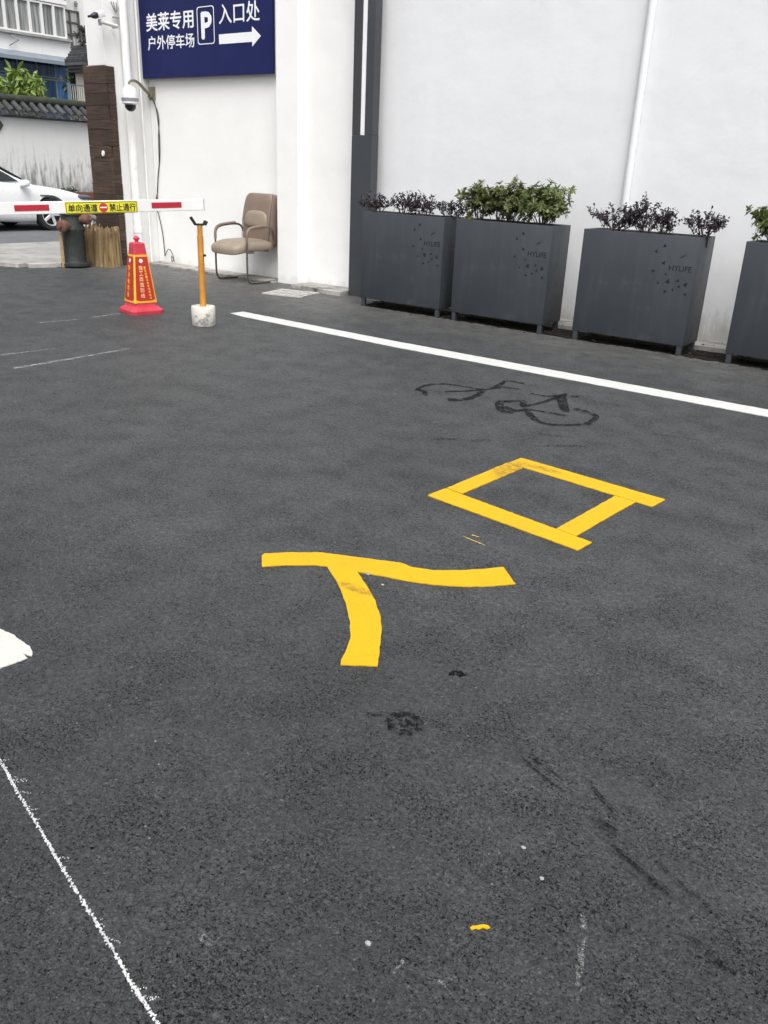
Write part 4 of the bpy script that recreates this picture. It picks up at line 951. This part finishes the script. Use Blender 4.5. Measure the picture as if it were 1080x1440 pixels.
bmesh.ops.recalc_face_normals(cut, faces=cut.faces)
mc = bpy.data.meshes.new('c'); cut.to_mesh(mc); cut.free(); oc = bpy.data.objects.new('c', mc); COL.objects.link(oc)
bo = ob_.modifiers.new('x', 'BOOLEAN'); bo.operation = 'DIFFERENCE'; bo.object = oc; bo.solver = 'EXACT'
bpy.context.view_layer.update(); dg = bpy.context.evaluated_depsgraph_get()
fin = bpy.data.meshes.new_from_object(ob_.evaluated_get(dg)); bm = bmesh.new(); bm.from_mesh(fin)
bpy.data.objects.remove(ob_); bpy.data.objects.remove(oc); bpy.data.meshes.remove(fin)
obj('body', bm, M_CAR, t, True)
# cabin: roof skin and glass
cab = [(-1.28, .72, .80, .815), (-1.70, .715, .83, 1.03), (-2.15, .66, .83, 1.28), (-2.7, .63, .83, 1.37), (-3.2, .63, .83, 1.34), (-3.65, .66, .83, 1.16), (-4.05, .70, .83, .95)]
bm = bmesh.new(); rs = []
for x, hwid, z0, zt in cab:
    ht = hwid * (.80 if zt > 1.2 else .93)
    rs.append([(x, -hwid, z0), (x, -(hwid * .35 + ht * .65), z0 + (zt - z0) * .72), (x, -ht * .86, zt - .02), (x, 0, zt), (x, ht * .86, zt - .02), (x, (hwid * .35 + ht * .65), z0 + (zt - z0) * .72), (x, hwid, z0)])
loft(bm, rs); obj('roof', bm, M_CAR, t, True)
bm = bmesh.new()
for s in (-1, 1):
    for poly in ([(-1.60, .88), (-2.45, .88), (-2.45, 1.18), (-2.08, 1.14), (-1.78, .99)], [(-2.52, .88), (-3.35, .88), (-3.62, .97), (-3.3, 1.16), (-2.52, 1.185)]):
        yw = lambda z: .715 - (z - .885) * .19
        a = [bm.verts.new((x, s * (yw(z) + .012), z)) for x, z in poly]; b = [bm.verts.new((x, s * (yw(z) - .02), z)) for x, z in poly]
        bm.faces.new(a); bm.faces.new(b)
        for j in range(len(a)): bm.faces.new((a[j], a[(j + 1) % len(a)], b[(j + 1) % len(a)], b[j]))
obj('window', bm, M_TINT, t)
bm = bmesh.new()
for x0, z0, x1, z1, hw0, hw1 in ((-1.36, .865, -2.08, 1.255, .60, .50), (-3.98, .99, -3.62, 1.185, .58, .50)):
    a = [bm.verts.new(p) for p in ((x0, -hw0, z0), (x0, hw0, z0), (x1, hw1, z1), (x1, -hw1, z1))]; f = bm.faces.new(a)
    ex = bmesh.ops.extrude_face_region(bm, geom=[f]); bmesh.ops.translate(bm, vec=(.012 if x0 > -2 else -.012, 0, .012), verts=[v for v in ex['geom'] if isinstance(v, bmesh.types.BMVert)])
obj('windscreen', bm, M_TINT, t)
for s in (-1, 1):
    bm = bmesh.new(); pillow(bm, (-1.60, s * .93, .855), (.075, .105, .062), .6, 18, 10); obj('wing_mirror', bm, M_CAR, t, True)
    bm = bmesh.new(); pillow(bm, (-.30, s * .735, .605), (.20, .065, .045), .7, 18, 10, None); obj('headlight', bm, mat('headlight glass', (.10, .11, .12), .08), t, True)
    bm = bmesh.new(); bbox(bm, -1.26, -1.08, s * .862 - .012, s * .862 + .012, .635, .652, .003, 1); obj('side_badge', bm, mat('dark chrome', (.08, .08, .08), .3), t)
bm = bmesh.new(); bbox(bm, -.02, .02, -.42, .42, .36, .47, .006, 1); obj('grille', bm, M_BLACK, t)
for wx, wz in WX:
    for s in (-1, 1):
        wr = thing_w = None
        Mw = T((wx, s * .75, wz)) @ RX(R(-90 * s))
        bm = bmesh.new(); lathe(bm, [(.215, -.09), (.275, -.09), (.30, -.07), (.302, .07), (.285, .098), (.215, .10)], 40, Mw); wh = obj('wheel', bm, M_TYRE, t, True)
        bm = bmesh.new(); lathe(bm, [(.214, -.08), (.214, .095), (.200, .098), (.190, .06)], 40, Mw)
        for q in range(5):
            a = q * 72
            bbox(bm, .03, .198, -.030, .030, .06, .085, .008, 1, Mw @ RZ(R(a)))
        lathe(bm, [(0, .09), (.045, .09), (.055, .06), (0, .06)], 20, Mw); obj('rim', bm, M_ALLOY, wh, False)
        bm = bmesh.new(); lathe(bm, [(0, .02), (.19, .02), (.19, .025), (0, .025)], 30, Mw); obj('brake_disc', bm, M_BLACK, wh, False)

# ================================================================== COURTYARD WALL ACROSS THE STREET
M_TILE = mat('dark roof tile', (0.050, 0.052, 0.056), 0.8, var=.35, vs=6, bump=.3, bs=30, island=.35)
M_MOSS = mat('mossy tile ridge', (0.030, 0.036, 0.024), 0.9, var=.4, vs=7)
t = thing('courtyard_wall', 'old grey white courtyard wall under dark tile coping', 'wall', (-18.2, 0, 0), kind='thing')
bm = bmesh.new(); box(bm, -.25, 0.0, -14, 22, 0, 2.06); obj('wall_face', bm, M_WALL_C, t)
bm = bmesh.new()
y = 4.0
while y < 16:
    # a cover tile course sloping to the street, round end disc, flat drip tile between
    tube(bm, [(-.12, y, 2.37), (.20, y, 2.17)], .058, 10)
    lathe(bm, [(0, 0), (.065, 0), (.065, .012), (0, .012)], 12, T((.202, y, 2.165)) @ RY(R(90)))
    a = [(.175, y + .05, 2.10), (.175, y + .15, 2.10), (-.12, y + .15, 2.29), (-.12, y + .05, 2.29)]
    vs_ = [bm.verts.new(p) for p in a]; f = bm.faces.new(vs_); ex = bmesh.ops.extrude_face_region(bm, geom=[f]); bmesh.ops.translate(bm, vec=(0, 0, .03), verts=[v for v in ex['geom'] if isinstance(v, bmesh.types.BMVert)])
    y += .205
box(bm, -.20, .10, 3.9, 16.2, 2.062, 2.10)
cp = obj('coping', bm, M_TILE, t, False)
bm = bmesh.new(); tube(bm, [(-.125, 3.9, 2.43), (-.125, 16.2, 2.43)], .085, 12); obj('ridge', bm, M_MOSS, cp, True)
bm = bmesh.new()
hx = [(10.25 + .17 * math.cos(R(60 * i)), 1.90 + .13 * math.sin(R(60 * i))) for i in range(6)]; hi = [(10.25 + .12 * math.cos(R(60 * i)), 1.90 + .085 * math.sin(R(60 * i))) for i in range(6)]
for k in range(6):
    j = (k + 1) % 6
    vo = [bm.verts.new((xx, *p)) for xx in (.003, .04) for p in (hx[k], hx[j], hi[j], hi[k])]
    for f in ((0, 1, 2, 3), (4, 7, 6, 5), (0, 4, 5, 1), (2, 6, 7, 3), (1, 5, 6, 2), (0, 3, 7, 4)): bm.faces.new([vo[q] for q in f])
for dz in (-.03, .03): box(bm, .003, .025, 10.15, 10.35, 1.90 + dz - .008, 1.90 + dz + .008)
obj('hexagon_vent', bm, M_TILE, t)

# brick box and sign board by the far kerb
M_BRICK = mat('dull red brick', (0.16, 0.065, 0.052), 0.85, var=.3, vs=14, bump=.3, bs=40)
t = thing('brick_planter', 'low dull red brick planter box across the street', 'planter', (-17.6, 12.35, 0))
bm = bmesh.new()
for z in range(9):
    for q in range(4):
        y0 = -.62 + q * .3 + (.15 if z % 2 else 0) - .1
        bbox(bm, .0, .16, y0, y0 + .29, z * .07, z * .07 + .062, .004, 1)
box(bm, -.3, .005, -.72, .72, 0, .60); obj('brickwork', bm, M_BRICK, t)
t = thing('notice_board', 'small pale green and blue notice board behind the barrier sign', 'notice board', (-17.35, 12.22, 0))
bm = bmesh.new(); tube(bm, [(0, .0, 0), (0, .0, .5)], .02, 8); obj('post', bm, M_CAMG, t)
bm = bmesh.new(); bbox(bm, .021, .04, -.14, .13, .42, .66, .004, 1); obj('panel', bm, mat('pale green board', (.28, .42, .36), .5, var=.2, vs=8), t)
bm = bmesh.new(); box(bm, .0405, .043, .01, .12, .44, .64); obj('blue_field', bm, mat('pale blue print', (.25, .33, .55), .5), t)

def leafy(name, label, loc, rx, ry, h, z0, n, L, W, m, seed, cat, group=None, droop=.5, clump=9):
    rg = random.Random(seed); t = thing(name, label, cat, loc, group=group); st = bmesh.new(); lf = bmesh.new()
    tr_ = .02 + .018 * z0
    tube(st, smooth_path([(0, 0, 0), (.03, .05, z0 * .5), (0, 0, z0), (.0, .0, z0 + h * .6)], 4), [tr_ * (1 - .05 * i) for i in range(13)], 8)
    for c_ in range(n):
        a = rg.uniform(0, 6.28); u = rg.random(); rr = rg.random() ** .4
        p = Vector((math.cos(a) * rr * rx * math.sin(math.pi * (.12 + .8 * u)), math.sin(a) * rr * ry * math.sin(math.pi * (.12 + .8 * u)), z0 + h * u))
        tube(st, smooth_path([(0, 0, z0 + h * u * .5), Vector((0, 0, z0 + h * u * .6)).lerp(p, .5), p], 3), [.014, .012, .011, .01, .008, .006, .005], 4, caps=False)
        for j in range(clump):
            d = rdir(rg, -.1); d.z -= droop * rg.random(); leaf(lf, p + rdir(rg) * L * .25, d, rdir(rg, 1.2), L * rg.uniform(.7, 1.25), W * rg.uniform(.8, 1.2))
    obj('trunk', st, M_TWIG, t); obj('crown', lf, m, t); return t
M_LF1 = leaf_mat('fresh green tree leaves', (0.17, 0.26, 0.045), (0.34, 0.44, 0.13))
M_LF2 = leaf_mat('dark garden leaves', (0.030, 0.052, 0.028), (0.10, 0.14, 0.085))
leafy('garden_tree', 'bright green large leaved tree above the coping, left one', (-19.6, 10.75, 0), .55, .55, .95, 2.25, 64, .22, .085, M_LF1, 21, 'tree', 'trees behind the courtyard wall', .9)
leafy('garden_tree', 'bright green large leaved tree above the coping, right one', (-19.7, 11.85, 0), .55, .62, .85, 2.25, 66, .22, .085, M_LF1, 22, 'tree', 'trees behind the courtyard wall', .9)
leafy('garden_bush', 'dark green bush behind the railing beside the blue windows', (-22.3, 15.05, 0), .45, .40, 1.15, 2.45, 60, .16, .07, M_LF2, 23, 'bush')
leafy('street_bush', 'low dark bush between the car bonnet and the brick box', (-17.8, 11.55, 0), .25, .45, .42, .25, 40, .10, .04, M_LF2, 24, 'bush')
leafy('roof_plant', 'dark plant growing on the broken tiled eave', (-21.6, 14.93, 4.0), .18, .20, .42, .06, 34, .11, .035, leaf_mat('grey brown leaves', (.045, .045, .04), (.14, .135, .12)), 25, 'plant')

# ================================================================== BUILDING BEHIND
M_BWALL = plaster_mat('old white building paint', (0.82, 0.82, 0.81), 0.2, stain=(.40, .39, .37), streak=.14, fh=.5)
M_UPVC = mat('white window frame', (.78, .78, .78), .45, var=.04)
M_PANE = glass_mat('curtained grey pane', (.24, .25, .25), .25)
M_BLUE = glass_mat('dark blue glass', (.020, .050, .105), .08)
M_BLUE2 = glass_mat('lighter blue glass', (.040, .115, .27), .12)
M_FRAMEB = mat('grey blue frame', (.13, .18, .22), .5, var=.1)
t = thing('apartment_house', 'white apartment house with a window band above blue glazing', 'building', (-26.0, 0, 0), kind='thing')
bm = bmesh.new()
box(bm, -6, 0, 2, 17.45, 4.10, 4.62); box(bm, -6, -.12, 2, 17.45, 4.62, 5.62); box(bm, -6, .02, 2, 17.45, 5.62, 5.74); box(bm, -6, -.12, 2, 17.45, 5.74, 7.2); box(bm, -6, 0, 2, 17.45, 7.2, 8.0)
box(bm, -6, -.12, 2, 17.45, 0, 4.10); box(bm, -6, -.6, 17.452, 21.5, 0, 8.0)
obj('wall', bm, M_BWALL, t)
yy = 17.38; i = 0
while yy > 11.0:
    for z0, z1 in ((4.70, 5.60), (5.78, 6.9)):
        w_ = .40
        f = bmesh.new(); b_ = .035
        for (a0, a1, c0, c1) in ((yy - w_, yy, z0, z0 + .05), (yy - w_, yy, z1 - .05, z1), (yy - w_, yy - w_ + b_, z0 + .0501, z1 - .0501), (yy - b_, yy, z0 + .0501, z1 - .0501)):
            box(f, -.11, .0, a0 + .001, a1 - .001, c0, c1)
        fo = obj('window', f, M_UPVC, t)
        p_ = bmesh.new(); box(p_, -.09, -.06, yy - w_ + b_ + .002, yy - b_ - .002, z0 + .052, z1 - .052); obj('pane', p_, M_PANE, fo)
    yy -= .402
bm = bmesh.new(); box(bm, -.1, .14, 11, 17.45, 4.625, 4.69); obj('window_sill', bm, mat('grimy sill', (.30, .30, .29), .8, var=.3, vs=3), t)
bm = bmesh.new(); tube(bm, [(.05, 15.4, 4.6), (.30, 15.55, 4.45)], .015, 6); tube(bm, [(.02, 15.4, 4.3), (.30, 15.55, 4.45)], .015, 6); obj('bracket', bm, M_CAMG, t)
# blue glazing, projecting a little, with mullions
bx = .25
yy = 17.30; i = 0
while yy > 11.0:
    w_ = .62
    for z0, z1, mm in ((2.4, 3.50, M_BLUE2 if i in (0, 2, 3) else M_BLUE), (3.55, 3.98, M_BLUE2 if i == 0 else M_BLUE)):
        f = bmesh.new(); b_ = .025
        for (a0, a1, c0, c1) in ((yy - w_, yy, z0, z0 + b_), (yy - w_, yy, z1 - b_, z1), (yy - w_, yy - w_ + b_, z0 + b_ + .0005, z1 - b_ - .0005), (yy - b_, yy, z0 + b_ + .0005, z1 - b_ - .0005)):
            box(f, bx - .05, bx, a0 + .001, a1 - .001, c0, c1)
        fo = obj('glazing_frame', f, M_FRAMEB, t)
        p_ = bmesh.new(); box(p_, bx - .04, bx - .02, yy - w_ + b_ + .002, yy - b_ - .002, z0 + b_ + .002, z1 - b_ - .002); obj('pane', p_, mm, fo)
    yy -= .622; i += 1
bm = bmesh.new()
pr = [(.0, 4.15), (.62, 3.97), (.62, 4.0), (.0, 4.19)]
va = [bm.verts.new((x, 9.0, z)) for x, z in pr]; vb = [bm.verts.new((x, 17.46, z)) for x, z in pr]
bm.faces.new(va); bm.faces.new(list(reversed(vb)))
for k in range(4): bm.faces.new((va[k], va[(k + 1) % 4], vb[(k + 1) % 4], vb[k]))
box(bm, .60, .625, 9.0, 17.46, 3.90, 3.988)
obj('awning', bm, mat('grey blue awning sheet', (.20, .235, .27), .55, var=.15, vs=2), t)
bm = bmesh.new(); box(bm, .2, .26, 17.32, 17.40, 0, 3.98); obj('corner_post', bm, M_UPVC, t)
# gridded window on the set back wing
f = bmesh.new()
for y_ in (17.60, 17.90, 18.22): box(f, -.598, -.54, y_ - .022, y_ + .022, 4.55, 5.60)
for z_ in (4.56, 4.92, 5.27, 5.59): box(f, -.596, -.545, 17.58, 18.24, z_ - .02, z_ + .02)
fo = obj('window', f, mat('dark window bars', (.10, .10, .105), .6), t)
bm = bmesh.new(); box(bm, -.5985, -.58, 17.60, 18.22, 4.56, 5.59); obj('pane', bm, glass_mat('papered pane', (.42, .42, .40), .4), fo)
bm = bmesh.new()
for y_ in (17.72, 18.12): lathe(bm, [(0, 0), (.05, 0), (.06, .1), (.03, .16), (0, .16)], 10, T((-.5, y_, 5.72)))
obj('lamp', bm, M_CAMG, t)

# side house with broken tiled eave, railing
t = thing('tiled_eave', 'dark broken tiled eave of a low house beside the pier', 'roof', (-21.6, 14.5, 0))
bm = bmesh.new()
for k in range(9):
    z_ = 4.06 - k * .072; y_ = .40 - k * .058 if k < 6 else .11 + (k - 6) * .05
    bbox(bm, -.5, .25, y_, y_ + .40 - .02 * k, z_ - .07, z_ + .012 + .012 * (k % 2), .012, 1)
obj('tiles', bm, M_TILE, t)
bm = bmesh.new(); prism(bm, [(-.4, .34), (.2, .34), (.2, 1.3), (-.4, 1.3)], 0, 3.44); prism(bm, [(-.4, .62), (.2, .62), (.2, 1.3), (-.4, 1.3)], 3.44, 4.0); obj('gable_wall', bm, mat('bare brown plaster', (.30, .26, .23), .9, var=.25, vs=5), t)
t = thing('railing', 'pale metal railing beside the blue glazed front', 'railing', (-21.2, 14.05, 0))
bm = bmesh.new(); box(bm, -.02, .02, -.02, 1.1, 2.62, 2.645); box(bm, -.018, .018, -.02, 1.1, 3.05, 3.07); box(bm, -.03, .03, .0, .04, 0, 3.1); box(bm, -.03, .03, 1.05, 1.1, 0, 3.1); obj('rail', bm, M_FRAMEB, t)
bm = bmesh.new()
for k in range(16): box(bm, -.008, .008, .07 + k * .062, .085 + k * .062, 2.646, 3.049)
obj('bars', bm, mat('pale green bars', (.45, .48, .42), .5), t)
